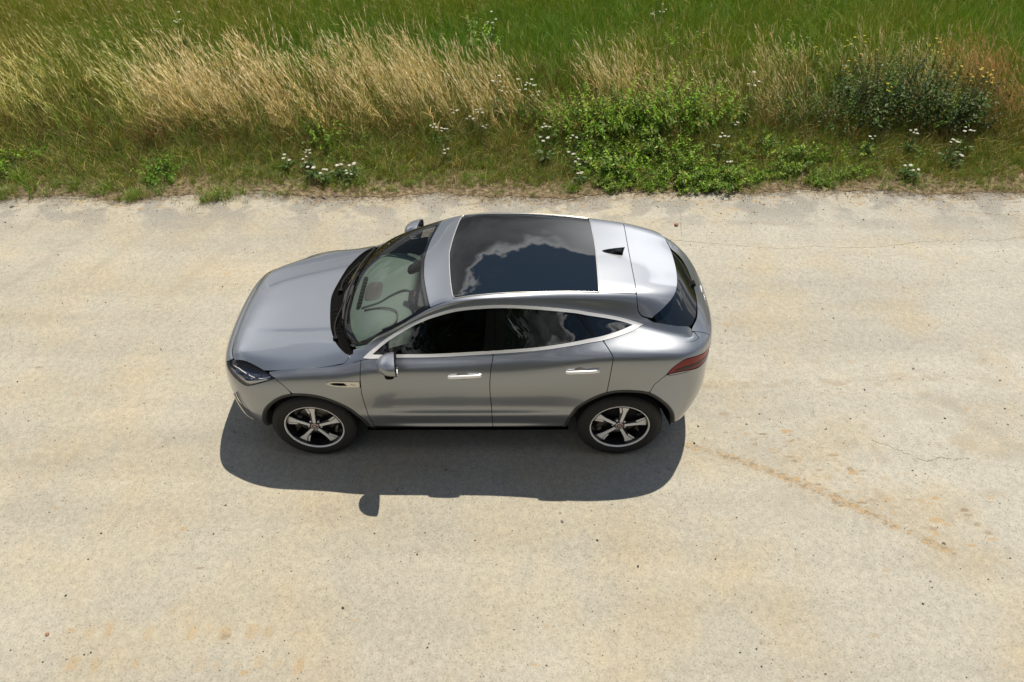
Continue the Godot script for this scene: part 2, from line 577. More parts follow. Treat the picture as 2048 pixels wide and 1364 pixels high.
func road_material() -> StandardMaterial3D:
	var W := 2048
	var H := 1024
	var patch := grey_noise(0.0042, 3, 5, W, H)       # metres wide
	var sandy := grey_noise(0.0065, 17, 5, W, H)
	var blotch := grey_noise(0.03, 23, 4, W, H)
	var mottle := grey_noise(0.11, 31, 3, W, H)
	var grain := grey_noise(0.45, 37, 2, W, H)
	var worn := grey_noise(0.012, 51, 5, W, H)
	# bands along the road, worn by wheels
	var bn := FastNoiseLite.new()
	bn.seed = 88; bn.frequency = 0.012; bn.fractal_octaves = 4
	var bi := bn.get_image(W / 16, H, false, false, true)
	bi.resize(W, H, Image.INTERPOLATE_CUBIC)
	bi.convert(Image.FORMAT_L8)
	var bands := bi.get_data()
	# dirt carried onto the road: how much, 0..255, and its hue 0 ochre, 1 brown, 2 grey
	var dirt := PackedByteArray(); dirt.resize(W * H)
	var hue := PackedByteArray(); hue.resize(W * H)
	var r := RandomNumberGenerator.new()
	r.seed = 5
	var stamp := func(x: float, z: float, rx: float, rz: float, amount: float, h: int, grainy: float, block := false) -> void:
		var cx := int((x - RX) / RW * W)
		var cy := int((z - RZ) / RH * H)
		var wx := maxi(1, int(rx / RW * W))
		var wy := maxi(1, int(rz / RH * H))
		for j in range(cy - wy, cy + wy + 1):
			for i in range(cx - wx, cx + wx + 1):
				if i < 0 or j < 0 or i >= W or j >= H: continue
				var dd := Vector2(float(i - cx) / wx, float(j - cy) / wy)
				var e := 1.0 - (maxf(absf(dd.x), absf(dd.y)) if block else dd.length())
				if e <= 0.0: continue
				var rag := (mottle[j * W + i] - 128) / 255.0 * 2.2 + (blotch[j * W + i] - 128) / 255.0 * 1.6 + (grain[j * W + i] - 128) / 255.0 * 0.9
				var k := amount * smoothstep(0.0, 0.55, e + grainy * rag - 0.1 * grainy)
				var at := j * W + i
				if k * 255 > dirt[at]:
					dirt[at] = int(minf(255, k * 255)); hue[at] = h
	# the ochre trail that runs from the rear wheel to the lower right
	var trail := [Vector2(1.95, .78), Vector2(2.45, 1.0), Vector2(2.85, 1.2), Vector2(3.2, 1.42), Vector2(3.6, 1.7), Vector2(3.95, 1.95)]
	for i in 1500:
		var t := r.randf() * 4.999
		var p: Vector2 = trail[int(t)].lerp(trail[int(t) + 1], fmod(t, 1.0))
		var clump := 0.35 + 0.65 * float(fmod(t * 3.7, 1.0) > 0.35)
		stamp.call(p.x + r.randfn(0, 0.022), p.y + r.randfn(0, 0.024), r.randf_range(0.010, 0.042), r.randf_range(0.008, 0.024), r.randf_range(0.15, 0.8) * clump, int(r.randf() < 0.45), 0.8)
	for i in 150:
		var t := r.randf()
		if i % 3 == 0: stamp.call(r.randf_range(2.2, 5.5), r.randf_range(-.4, 1.6), r.randf_range(.06, .2), r.randf_range(.04, .12), r.randf_range(.1, .3), 2 - int(r.randf() < .4), 0.95)
		stamp.call(lerpf(2.4, 4.2, t) + r.randfn(0, 0.16), lerpf(0.55, 1.75, t) + r.randfn(0, 0.13), r.randf_range(0.02, 0.07), r.randf_range(0.012, 0.035), r.randf_range(0.15, 0.75), r.randi_range(0, 1), 0.85)
	# tread marks: rows of blocks
	for m in [[-2.75, 2.62, 0.15, 0.0, 12, 0, 0.30, 0.10], [-2.75, 2.86, 0.15, 0.0, 12, 0, 0.26, 0.10], [2.45, 1.28, 0.145, 0.03, 14, 2, 0.26, 0.09], [2.5, 1.5, 0.145, 0.03, 14, 2, 0.22, 0.09], [3.1, 0.35, 0.15, 0.06, 10, 2, 0.3, 0.09], [3.1, 0.6, 0.15, 0.06, 9, 2, 0.26, 0.09], [-4.9, 1.15, 0.16, -0.03, 16, 2, 0.26, 0.1], [-4.6, 0.45, 0.15, -0.02, 12, 2, 0.24, 0.1]]:
		for k in m[4]:
			if r.randf() < 0.78: stamp.call(m[0] + k * m[2] + r.randfn(0, .012), m[1] + k * m[3] + r.randfn(0, .012), m[7] * r.randf_range(.4, .62), m[7] * r.randf_range(.55, 1.0), m[6] * r.randf_range(0.5, 1.6), m[5], 0.7, true)
	# long drag and scrub marks left by turning wheels
	for m in [[Vector2(-5.0, -2.9), Vector2(-5.6, -1.6), 2, .3], [Vector2(-4.2, -3.1), Vector2(-4.7, -1.9), 2, .3], [Vector2(-3.0, -2.7), Vector2(-3.7, -1.3), 2, .26], [Vector2(-6.2, -2.7), Vector2(-6.8, -1.2), 2, .26], [Vector2(2.2, -3.0), Vector2(7.2, -2.7), 1, .2], [Vector2(3.2, -2.4), Vector2(7.6, -1.9), 1, .16], [Vector2(2.3, 0.05), Vector2(5.2, -0.1), 1, .3], [Vector2(-4.9, .55), Vector2(-5.6, 1.5), 1, .5], [Vector2(-5.6, 1.5), Vector2(-5.9, 2.0), 0, .3], [Vector2(4.6, .3), Vector2(5.0, .9), 2, .3]]:
		for k in 170:
			var t := r.randf()
			var p: Vector2 = m[0].lerp(m[1], t)
			stamp.call(p.x + r.randfn(0, .03), p.y + r.randfn(0, .03), r.randf_range(.02, .09), r.randf_range(.01, .05), m[3] * r.randf_range(.3, 1.3), m[2], 0.9)
	for k in 900:
		stamp.call(r.randf_range(RX, RX + RW), r.randf_range(-3.8, RZ + RH), r.randf_range(.01, .06), r.randf_range(.01, .035), r.randf_range(.12, .6), r.randi_range(0, 2), 0.9)
	# soil and dead grass trodden out from the verge
	for k in 1500:
		var x := r.randf_range(RX, RX + RW)
		stamp.call(x, verge_edge(x) + 0.02 + absf(r.randfn(0, .16)), r.randf_range(.015, .09), r.randf_range(.01, .035), r.randf_range(.2, .75), int(r.randf() < .7), 0.9)
	# fine cracks
	for m in [[Vector2(2.3, -2.55), Vector2(4.6, -2.35)], [Vector2(4.6, -2.35), Vector2(7.6, -2.6)], [Vector2(2.6, -3.4), Vector2(2.5, -2.6)], [Vector2(3.7, .75), Vector2(4.1, 1.0)], [Vector2(4.1, 1.0), Vector2(4.5, .97)], [Vector2(6.2, -3.2), Vector2(7.6, -2.9)]]:
		var p: Vector2 = m[0]
		var n := int((m[1] - m[0]).length() / 0.007)
		var wob := 0.0
		for k in n:
			wob = clampf(wob + r.randfn(0, .006), -.1, .1)
			p = m[0].lerp(m[1], float(k) / n) + Vector2(0, wob * sin(PI * k / n))
			if mottle[clampi(int((p.y - RZ) / RH * H), 0, H - 1) * W + clampi(int((p.x - RX) / RW * W), 0, W - 1)] > 105: stamp.call(p.x, p.y, .007, .007, .8, 3, 0.0)
	var out := PackedByteArray(); out.resize(W * H * 3)
	var hi := PackedByteArray(); hi.resize(W * H)
	var tint := [Vector3(.30, .205, .095), Vector3(.17, .125, .075), Vector3(.20, .19, .16), Vector3(.10, .085, .06)]
	for j in H:
		var z := RZ + RH * j / H
		# beside the verge the sand thins out and bare grey chippings show
		var edge := smoothstep(-2.55, -3.35, z)
		for i in W:
			var k := j * W + i
			var a := patch[k] / 255.0
			var s := sandy[k] / 255.0
			var b := blotch[k] / 255.0
			var mo := mottle[k] / 255.0
			var g := grain[k] / 255.0
			var sand := clampf((s - 0.36) * 1.9 + (b - .5) * .45 - 0.26 * smoothstep(1.0, 6.0, RX + RW * i / W), 0.0, 1.0)
			var c := Vector3(.324, .309, .266).lerp(Vector3(.338, .329, .298), smoothstep(-1.0, 6.0, RX + RW * i / W)).lerp(Vector3(.340, .306, .238), sand)
			c *= (0.93 + 0.12 * a + 0.08 * (b - 0.5)) * (0.90 + 0.20 * bands[k] / 255.0)
			var bare := edge * smoothstep(0.40, 0.62, worn[k] / 255.0 + 0.25 * (b - .5))
			bare = maxf(bare, 0.16 * smoothstep(0.66, 0.80, worn[k] / 255.0))
			c = c.lerp(Vector3(.20, .197, .188), bare * (0.40 + 0.5 * mo))
			# grains: pale and dark chippings
			var gr := (g - 0.5) * (0.44 + 0.5 * bare) + (mo - 0.5) * 0.26
			if g < 0.27: gr -= (0.27 - g) * 1.8
			c *= 1.0 + gr
			if dirt[k] > 0: c = c.lerp(tint[hue[k]] * (0.8 + 0.5 * g), dirt[k] / 255.0)
			out[k * 3] = int(255.0 * pow(clampf(c.x, 0, 1), 1 / 2.2))
			out[k * 3 + 1] = int(255.0 * pow(clampf(c.y, 0, 1), 1 / 2.2))
			out[k * 3 + 2] = int(255.0 * pow(clampf(c.z, 0, 1), 1 / 2.2))
			hi[k] = int(clampf(110 + 90 * (g - .5) + 70 * (mo - .5) + 40 * (b - .5) - (dirt[k] * .4 if hue[k] == 3 else 0.0), 0, 255))
	var m := mat(Color.WHITE, 0.93)
	m.metallic_specular = 0.25
	m.albedo_texture = ImageTexture.create_from_image(Image.create_from_data(W, H, false, Image.FORMAT_RGB8, out))
	m.heightmap_enabled = true
	m.heightmap_scale = 0.5
	m.heightmap_texture = ImageTexture.create_from_image(Image.create_from_data(W, H, false, Image.FORMAT_L8, hi))
	return m


func colour_noise(size: int, seed_: int, freq: float, cols: Array, metres: float) -> StandardMaterial3D:
	var n := FastNoiseLite.new()
	n.seed = seed_; n.frequency = freq; n.fractal_octaves = 6; n.fractal_gain = 0.62
	var src := n.get_seamless_image(size, size)
	src.convert(Image.FORMAT_L8)
	var d := src.get_data()
	var grad := Gradient.new()
	grad.offsets = PackedFloat32Array(); grad.colors = PackedColorArray()
	for k in cols.size(): grad.add_point(lerpf(0.22, 0.78, float(k) / (cols.size() - 1)), cols[k])
	var out := PackedByteArray(); out.resize(size * size * 3)
	for k in size * size:
		var c := grad.sample(d[k] / 255.0)
		out[k * 3] = c.r8; out[k * 3 + 1] = c.g8; out[k * 3 + 2] = c.b8
	var m := mat(Color.WHITE, 0.95)
	m.metallic_specular = 0.2
	m.albedo_texture = ImageTexture.create_from_image(Image.create_from_data(size, size, false, Image.FORMAT_RGB8, out))
	m.uv1_triplanar = true
	m.uv1_world_triplanar = true
	m.uv1_scale = Vector3.ONE / metres
	return m


func soil_material() -> StandardMaterial3D:
	return colour_noise(512, 61, 0.035, [lin(.05, .038, .022), lin(.11, .085, .05), lin(.17, .135, .085), lin(.26, .215, .145)], 1.9)


func field_material() -> StandardMaterial3D:
	return colour_noise(512, 67, 0.02, [lin(.03, .045, .012), lin(.06, .085, .02), lin(.10, .11, .035), lin(.17, .15, .07)], 5.0)


# ---------------------------------------------------------------- the setting
func verge_edge(x: float) -> float:
	return -3.67 + 0.05 * sin(x * 1.37 + .4) * sin(x * .61) + 0.035 * sin(x * 0.9 + 1.0) + 0.05 * sin(x * 2.3) + 0.03 * sin(x * 5.1 + 2.0) + 0.018 * sin(x * 13.0) + 0.012 * sin(x * 31.0)


func verge_height(z: float) -> float:
	return 0.008 + 0.10 * smoothstep(-3.75, -6.0, z)


func setting() -> void:
	var g := Acc.new()
	g.quad(Vector3(-400, -0.03, 12.0), Vector3(400, -0.03, 12.0), Vector3(400, -0.03, 400), Vector3(-400, -0.03, 400), Vector3.UP)
	g.quad(Vector3(-400, -0.03, -400), Vector3(400, -0.03, -400), Vector3(400, -0.03, 12), Vector3(-400, -0.03, 12), Vector3.UP)
	tag(put(g.mesh(), "ground", M.field), "", "", "", "structure")

	var rd := Acc.new()
	for i in 40:
		for j in 8:
			var x0 := -160.0 + 8.0 * i
			var z0 := -4.4 + 2.0 * j
			var p := [Vector3(x0, 0, z0), Vector3(x0 + 8, 0, z0), Vector3(x0 + 8, 0, z0 + 2), Vector3(x0, 0, z0 + 2)]
			for k in [0, 1, 2, 0, 2, 3]:
				rd.v.push_back(p[k]); rd.n.push_back(Vector3.UP)
				rd.t.push_back(Vector2((p[k].x - RX) / RW, (p[k].z - RZ) / RH))
	tag(put(rd.mesh(), "road", M.road), "", "", "", "structure")

	# the verge: bare brown soil under the grass, with a ragged edge on the road
	var vg := Acc.new()
	var zs := [0.0, -0.05, -0.2, -0.6, -1.2, -2.4, -4.0, -8.0, -14.0, -40.0]
	var n := 560
	for i in n:
		var x0 := -18.0 + 36.0 * i / n
		var x1 := -18.0 + 36.0 * (i + 1) / n
		for j in zs.size() - 1:
			var a := Vector3(x0, 0, verge_edge(x0) + zs[j]); var b := Vector3(x1, 0, verge_edge(x1) + zs[j])
			var c := Vector3(x1, 0, verge_edge(x1) + zs[j + 1]); var d := Vector3(x0, 0, verge_edge(x0) + zs[j + 1])
			a.y = verge_height(a.z); b.y = verge_height(b.z); c.y = verge_height(c.z); d.y = verge_height(d.z)
			vg.quad(a, b, c, d, Vector3.UP)
	tag(put(vg.mesh(), "verge_soil", M.soil), "", "", "", "structure")


# ---------------------------------------------------------------- the car's surfaces (left half)
# side: rings from nose to tail, row 0 the sill, row 11 the belt line or the bonnet's shut line
var SIDE := [
	[Vector3(-2.1, 0.245, 0), Vector3(-2.083, 0.245, 0.32), Vector3(-1.984, 0.248, 0.59), Vector3(-1.832, 0.25, 0.7536), Vector3(-1.735, 0.25, 0.842), Vector3(-1.55, 0.25, 0.875), Vector3(-1.34, 0.25, 0.88), Vector3(-1, 0.25, 0.83), Vector3(-0.75, 0.25, 0.815), Vector3(-0.4, 0.25, 0.8), Vector3(0, 0.25, 0.8), Vector3(0.4, 0.25, 0.8), Vector3(0.8, 0.25, 0.8), Vector3(1.1, 0.25, 0.82), Vector3(1.34, 0.26, 0.84), Vector3(1.6, 0.28, 0.84), Vector3(1.85, 0.3, 0.8), Vector3(1.885, 0.305, 0.69), Vector3(1.95, 0.3, 0.5), Vector3(1.99, 0.3, 0.27), Vector3(2, 0.3, 0)],
	[Vector3(-2.15, 0.325, 0), Vector3(-2.133, 0.325, 0.33), Vector3(-2.034, 0.328, 0.615), Vector3(-1.8685, 0.33, 0.7828), Vector3(-1.755, 0.33, 0.87), Vector3(-1.55, 0.335, 0.905), Vector3(-1.34, 0.338, 0.912), Vector3(-1, 0.34, 0.885), Vector3(-0.75, 0.3425, 0.886), Vector3(-0.4, 0.345, 0.895), Vector3(0, 0.345, 0.895), Vector3(0.4, 0.345, 0.895), Vector3(0.8, 0.343, 0.8878), Vector3(1.1, 0.34, 0.89), Vector3(1.34, 0.345, 0.9), Vector3(1.6, 0.36, 0.895), Vector3(1.85, 0.37, 0.855), Vector3(1.93, 0.375, 0.73), Vector3(2.01, 0.37, 0.525), Vector3(2.055, 0.37, 0.275), Vector3(2.07, 0.37, 0)],
	[Vector3(-2.172, 0.385, 0), Vector3(-2.156, 0.385, 0.34), Vector3(-2.06, 0.385, 0.63), Vector3(-1.89, 0.385, 0.798), Vector3(-1.77, 0.385, 0.886), Vector3(-1.55, 0.388, 0.922), Vector3(-1.34, 0.388, 0.93), Vector3(-1, 0.386, 0.91), Vector3(-0.75, 0.389, 0.9115), Vector3(-0.4, 0.392, 0.921), Vector3(0, 0.392, 0.921), Vector3(0.4, 0.392, 0.921), Vector3(0.8, 0.3896, 0.9142), Vector3(1.1, 0.386, 0.92), Vector3(1.34, 0.4, 0.93), Vector3(1.6, 0.42, 0.92), Vector3(1.85, 0.43, 0.878), Vector3(1.955, 0.43, 0.745), Vector3(2.045, 0.425, 0.535), Vector3(2.09, 0.42, 0.28), Vector3(2.103, 0.42, 0)],
	[Vector3(-2.188, 0.45, 0), Vector3(-2.172, 0.45, 0.35), Vector3(-2.08, 0.45, 0.638), Vector3(-1.915, 0.45, 0.807), Vector3(-1.78, 0.45, 0.896), Vector3(-1.55, 0.455, 0.932), Vector3(-1.34, 0.455, 0.94), Vector3(-1, 0.452, 0.928), Vector3(-0.75, 0.4435, 0.9185), Vector3(-0.4, 0.435, 0.911), Vector3(0, 0.435, 0.911), Vector3(0.4, 0.435, 0.911), Vector3(0.8, 0.4418, 0.9186), Vector3(1.1, 0.452, 0.94), Vector3(1.34, 0.47, 0.946), Vector3(1.6, 0.49, 0.935), Vector3(1.85, 0.5, 0.89), Vector3(1.98, 0.495, 0.757), Vector3(2.075, 0.49, 0.545), Vector3(2.122, 0.485, 0.283), Vector3(2.135, 0.48, 0)],
	[Vector3(-2.198, 0.52, 0), Vector3(-2.182, 0.52, 0.35), Vector3(-2.095, 0.52, 0.642), Vector3(-1.935, 0.52, 0.81), Vector3(-1.785, 0.52, 0.902), Vector3(-1.55, 0.535, 0.937), Vector3(-1.34, 0.545, 0.946), Vector3(-1, 0.55, 0.942), Vector3(-0.75, 0.559, 0.9525), Vector3(-0.4, 0.568, 0.96), Vector3(0, 0.568, 0.96), Vector3(0.4, 0.568, 0.96), Vector3(0.8, 0.5648, 0.9552), Vector3(1.1, 0.56, 0.95), Vector3(1.34, 0.56, 0.955), Vector3(1.6, 0.58, 0.943), Vector3(1.85, 0.59, 0.895), Vector3(2, 0.59, 0.768), Vector3(2.1, 0.585, 0.55), Vector3(2.147, 0.58, 0.285), Vector3(2.16, 0.58, 0)],
	[Vector3(-2.203, 0.6, 0), Vector3(-2.188, 0.6, 0.35), Vector3(-2.105, 0.6, 0.64), Vector3(-1.95, 0.6, 0.807), Vector3(-1.79, 0.6, 0.904), Vector3(-1.55, 0.615, 0.939), Vector3(-1.34, 0.625, 0.948), Vector3(-1, 0.63, 0.946), Vector3(-0.75, 0.6225, 0.9345), Vector3(-0.4, 0.62, 0.927), Vector3(0, 0.62, 0.927), Vector3(0.4, 0.62, 0.927), Vector3(0.8, 0.628, 0.933), Vector3(1.1, 0.64, 0.952), Vector3(1.34, 0.65, 0.959), Vector3(1.6, 0.68, 0.948), Vector3(1.85, 0.7, 0.9), Vector3(2.01, 0.7, 0.775), Vector3(2.105, 0.69, 0.555), Vector3(2.15, 0.685, 0.285), Vector3(2.162, 0.68, 0)],
	[Vector3(-2.202, 0.68, 0), Vector3(-2.187, 0.68, 0.35), Vector3(-2.107, 0.678, 0.632), Vector3(-1.96, 0.675, 0.797), Vector3(-1.79, 0.675, 0.902), Vector3(-1.55, 0.7, 0.937), Vector3(-1.34, 0.715, 0.948), Vector3(-1, 0.74, 0.95), Vector3(-0.75, 0.76, 0.95), Vector3(-0.4, 0.765, 0.95), Vector3(0, 0.77, 0.951), Vector3(0.4, 0.77, 0.953), Vector3(0.8, 0.78, 0.956), Vector3(1.1, 0.78, 0.961), Vector3(1.34, 0.79, 0.964), Vector3(1.6, 0.82, 0.953), Vector3(1.85, 0.84, 0.902), Vector3(2.01, 0.835, 0.777), Vector3(2.1, 0.825, 0.555), Vector3(2.14, 0.82, 0.285), Vector3(2.15, 0.82, 0)],
	[Vector3(-2.192, 0.76, 0), Vector3(-2.178, 0.76, 0.34), Vector3(-2.106, 0.755, 0.62), Vector3(-1.972, 0.75, 0.7836), Vector3(-1.79, 0.755, 0.895), Vector3(-1.55, 0.785, 0.93), Vector3(-1.34, 0.805, 0.943), Vector3(-1, 0.845, 0.951), Vector3(-0.75, 0.89, 0.957), Vector3(-0.4, 0.9, 0.96), Vector3(0, 0.905, 0.961), Vector3(0.4, 0.91, 0.963), Vector3(0.8, 0.93, 0.966), Vector3(1.1, 0.95, 0.97), Vector3(1.34, 0.96, 0.971), Vector3(1.6, 0.97, 0.957), Vector3(1.85, 0.98, 0.902), Vector3(2.005, 0.96, 0.775), Vector3(2.1, 0.94, 0.555), Vector3(2.142, 0.93, 0.285), Vector3(2.155, 0.93, 0)],
	[Vector3(-2.172, 0.835, 0), Vector3(-2.158, 0.835, 0.33), Vector3(-2.101, 0.83, 0.6), Vector3(-1.9842, 0.82, 0.7664), Vector3(-1.78, 0.825, 0.882), Vector3(-1.55, 0.87, 0.926), Vector3(-1.34, 0.895, 0.938), Vector3(-1, 0.942, 0.944), Vector3(-0.75, 1.005, 0.949), Vector3(-0.4, 1.02, 0.953), Vector3(0, 1.025, 0.954), Vector3(0.4, 1.03, 0.955), Vector3(0.8, 1.065, 0.96), Vector3(1.1, 1.11, 0.966), Vector3(1.34, 1.13, 0.967), Vector3(1.6, 1.13, 0.948), Vector3(1.85, 1.11, 0.892), Vector3(1.997, 1.08, 0.765), Vector3(2.1, 1.045, 0.55), Vector3(2.15, 1.03, 0.285), Vector3(2.165, 1.025, 0)],
	[Vector3(-2.142, 0.885, 0), Vector3(-2.13, 0.885, 0.32), Vector3(-2.09, 0.88, 0.575), Vector3(-1.99, 0.87, 0.742), Vector3(-1.77, 0.88, 0.862), Vector3(-1.55, 0.935, 0.91), Vector3(-1.34, 0.96, 0.922), Vector3(-1, 1, 0.924), Vector3(-0.75, 1.07, 0.927), Vector3(-0.4, 1.084, 0.931), Vector3(0, 1.088, 0.932), Vector3(0.4, 1.092, 0.933), Vector3(0.8, 1.14, 0.94), Vector3(1.1, 1.2, 0.945), Vector3(1.34, 1.218, 0.94), Vector3(1.6, 1.212, 0.918), Vector3(1.85, 1.18, 0.862), Vector3(1.985, 1.15, 0.745), Vector3(2.09, 1.118, 0.54), Vector3(2.138, 1.095, 0.28), Vector3(2.153, 1.088, 0)],
	[Vector3(-2.108, 0.915, 0), Vector3(-2.096, 0.915, 0.31), Vector3(-2.064, 0.913, 0.55), Vector3(-1.975, 0.908, 0.712), Vector3(-1.76, 0.925, 0.83), Vector3(-1.55, 0.975, 0.883), Vector3(-1.34, 1, 0.897), Vector3(-1, 1.035, 0.897), Vector3(-0.75, 1.11, 0.892), Vector3(-0.4, 1.122, 0.899), Vector3(0, 1.135, 0.9), Vector3(0.4, 1.15, 0.901), Vector3(0.8, 1.195, 0.902), Vector3(1.1, 1.25, 0.896), Vector3(1.34, 1.262, 0.88), Vector3(1.6, 1.247, 0.86), Vector3(1.85, 1.208, 0.81), Vector3(1.972, 1.172, 0.708), Vector3(2.072, 1.138, 0.522), Vector3(2.12, 1.118, 0.275), Vector3(2.135, 1.112, 0)],
	[Vector3(-2.073, 0.93, 0), Vector3(-2.062, 0.93, 0.3), Vector3(-2.035, 0.93, 0.53), Vector3(-1.955, 0.93, 0.68), Vector3(-1.75, 0.95, 0.785), Vector3(-1.55, 0.995, 0.845), Vector3(-1.34, 1.03, 0.86), Vector3(-1, 1.06, 0.862), Vector3(-0.75, 1.147, 0.862), Vector3(-0.4, 1.15, 0.861), Vector3(0, 1.17, 0.861), Vector3(0.4, 1.2, 0.861), Vector3(0.8, 1.25, 0.853), Vector3(1.1, 1.288, 0.825), Vector3(1.34, 1.31, 0.775), Vector3(1.6, 1.27, 0.782), Vector3(1.85, 1.222, 0.765), Vector3(1.95, 1.188, 0.668), Vector3(2.042, 1.165, 0.503), Vector3(2.087, 1.152, 0.268), Vector3(2.1, 1.148, 0)],
	[Vector3(-2.04, 0.947, 0), Vector3(-2.03, 0.947, 0.29), Vector3(-2, 0.947, 0.505), Vector3(-1.92, 0.953, 0.64), Vector3(-1.74, 0.985, 0.72), Vector3(-1.55, 1.025, 0.78), Vector3(-1.34, 1.055, 0.793), Vector3(-1, 1.085, 0.8), Vector3(-0.75, 1.17, 0.82), Vector3(-0.4, 1.27, 0.782), Vector3(0, 1.345, 0.767), Vector3(0.4, 1.37, 0.764), Vector3(0.8, 1.375, 0.752), Vector3(1.1, 1.363, 0.735), Vector3(1.34, 1.342, 0.716), Vector3(1.6, 1.287, 0.735), Vector3(1.85, 1.228, 0.732), Vector3(1.925, 1.202, 0.628), Vector3(2.007, 1.19, 0.482), Vector3(2.047, 1.185, 0.26), Vector3(2.06, 1.182, 0)],
	[Vector3(-1.99, 0.967, 0), Vector3(-1.98, 0.967, 0.27), Vector3(-1.95, 0.968, 0.47), Vector3(-1.87, 0.978, 0.59), Vector3(-1.72, 1.008, 0.64), Vector3(-1.55, 1.042, 0.69), Vector3(-1.34, 1.073, 0.7), Vector3(-1, 1.105, 0.715), Vector3(-0.75, 1.2, 0.785), Vector3(-0.4, 1.388, 0.7), Vector3(0, 1.52, 0.672), Vector3(0.4, 1.54, 0.665), Vector3(0.8, 1.497, 0.653), Vector3(1.1, 1.432, 0.645), Vector3(1.34, 1.376, 0.655), Vector3(1.6, 1.31, 0.69), Vector3(1.85, 1.235, 0.7), Vector3(1.895, 1.218, 0.588), Vector3(1.968, 1.216, 0.46), Vector3(2.007, 1.216, 0.25), Vector3(2.02, 1.216, 0)],
]
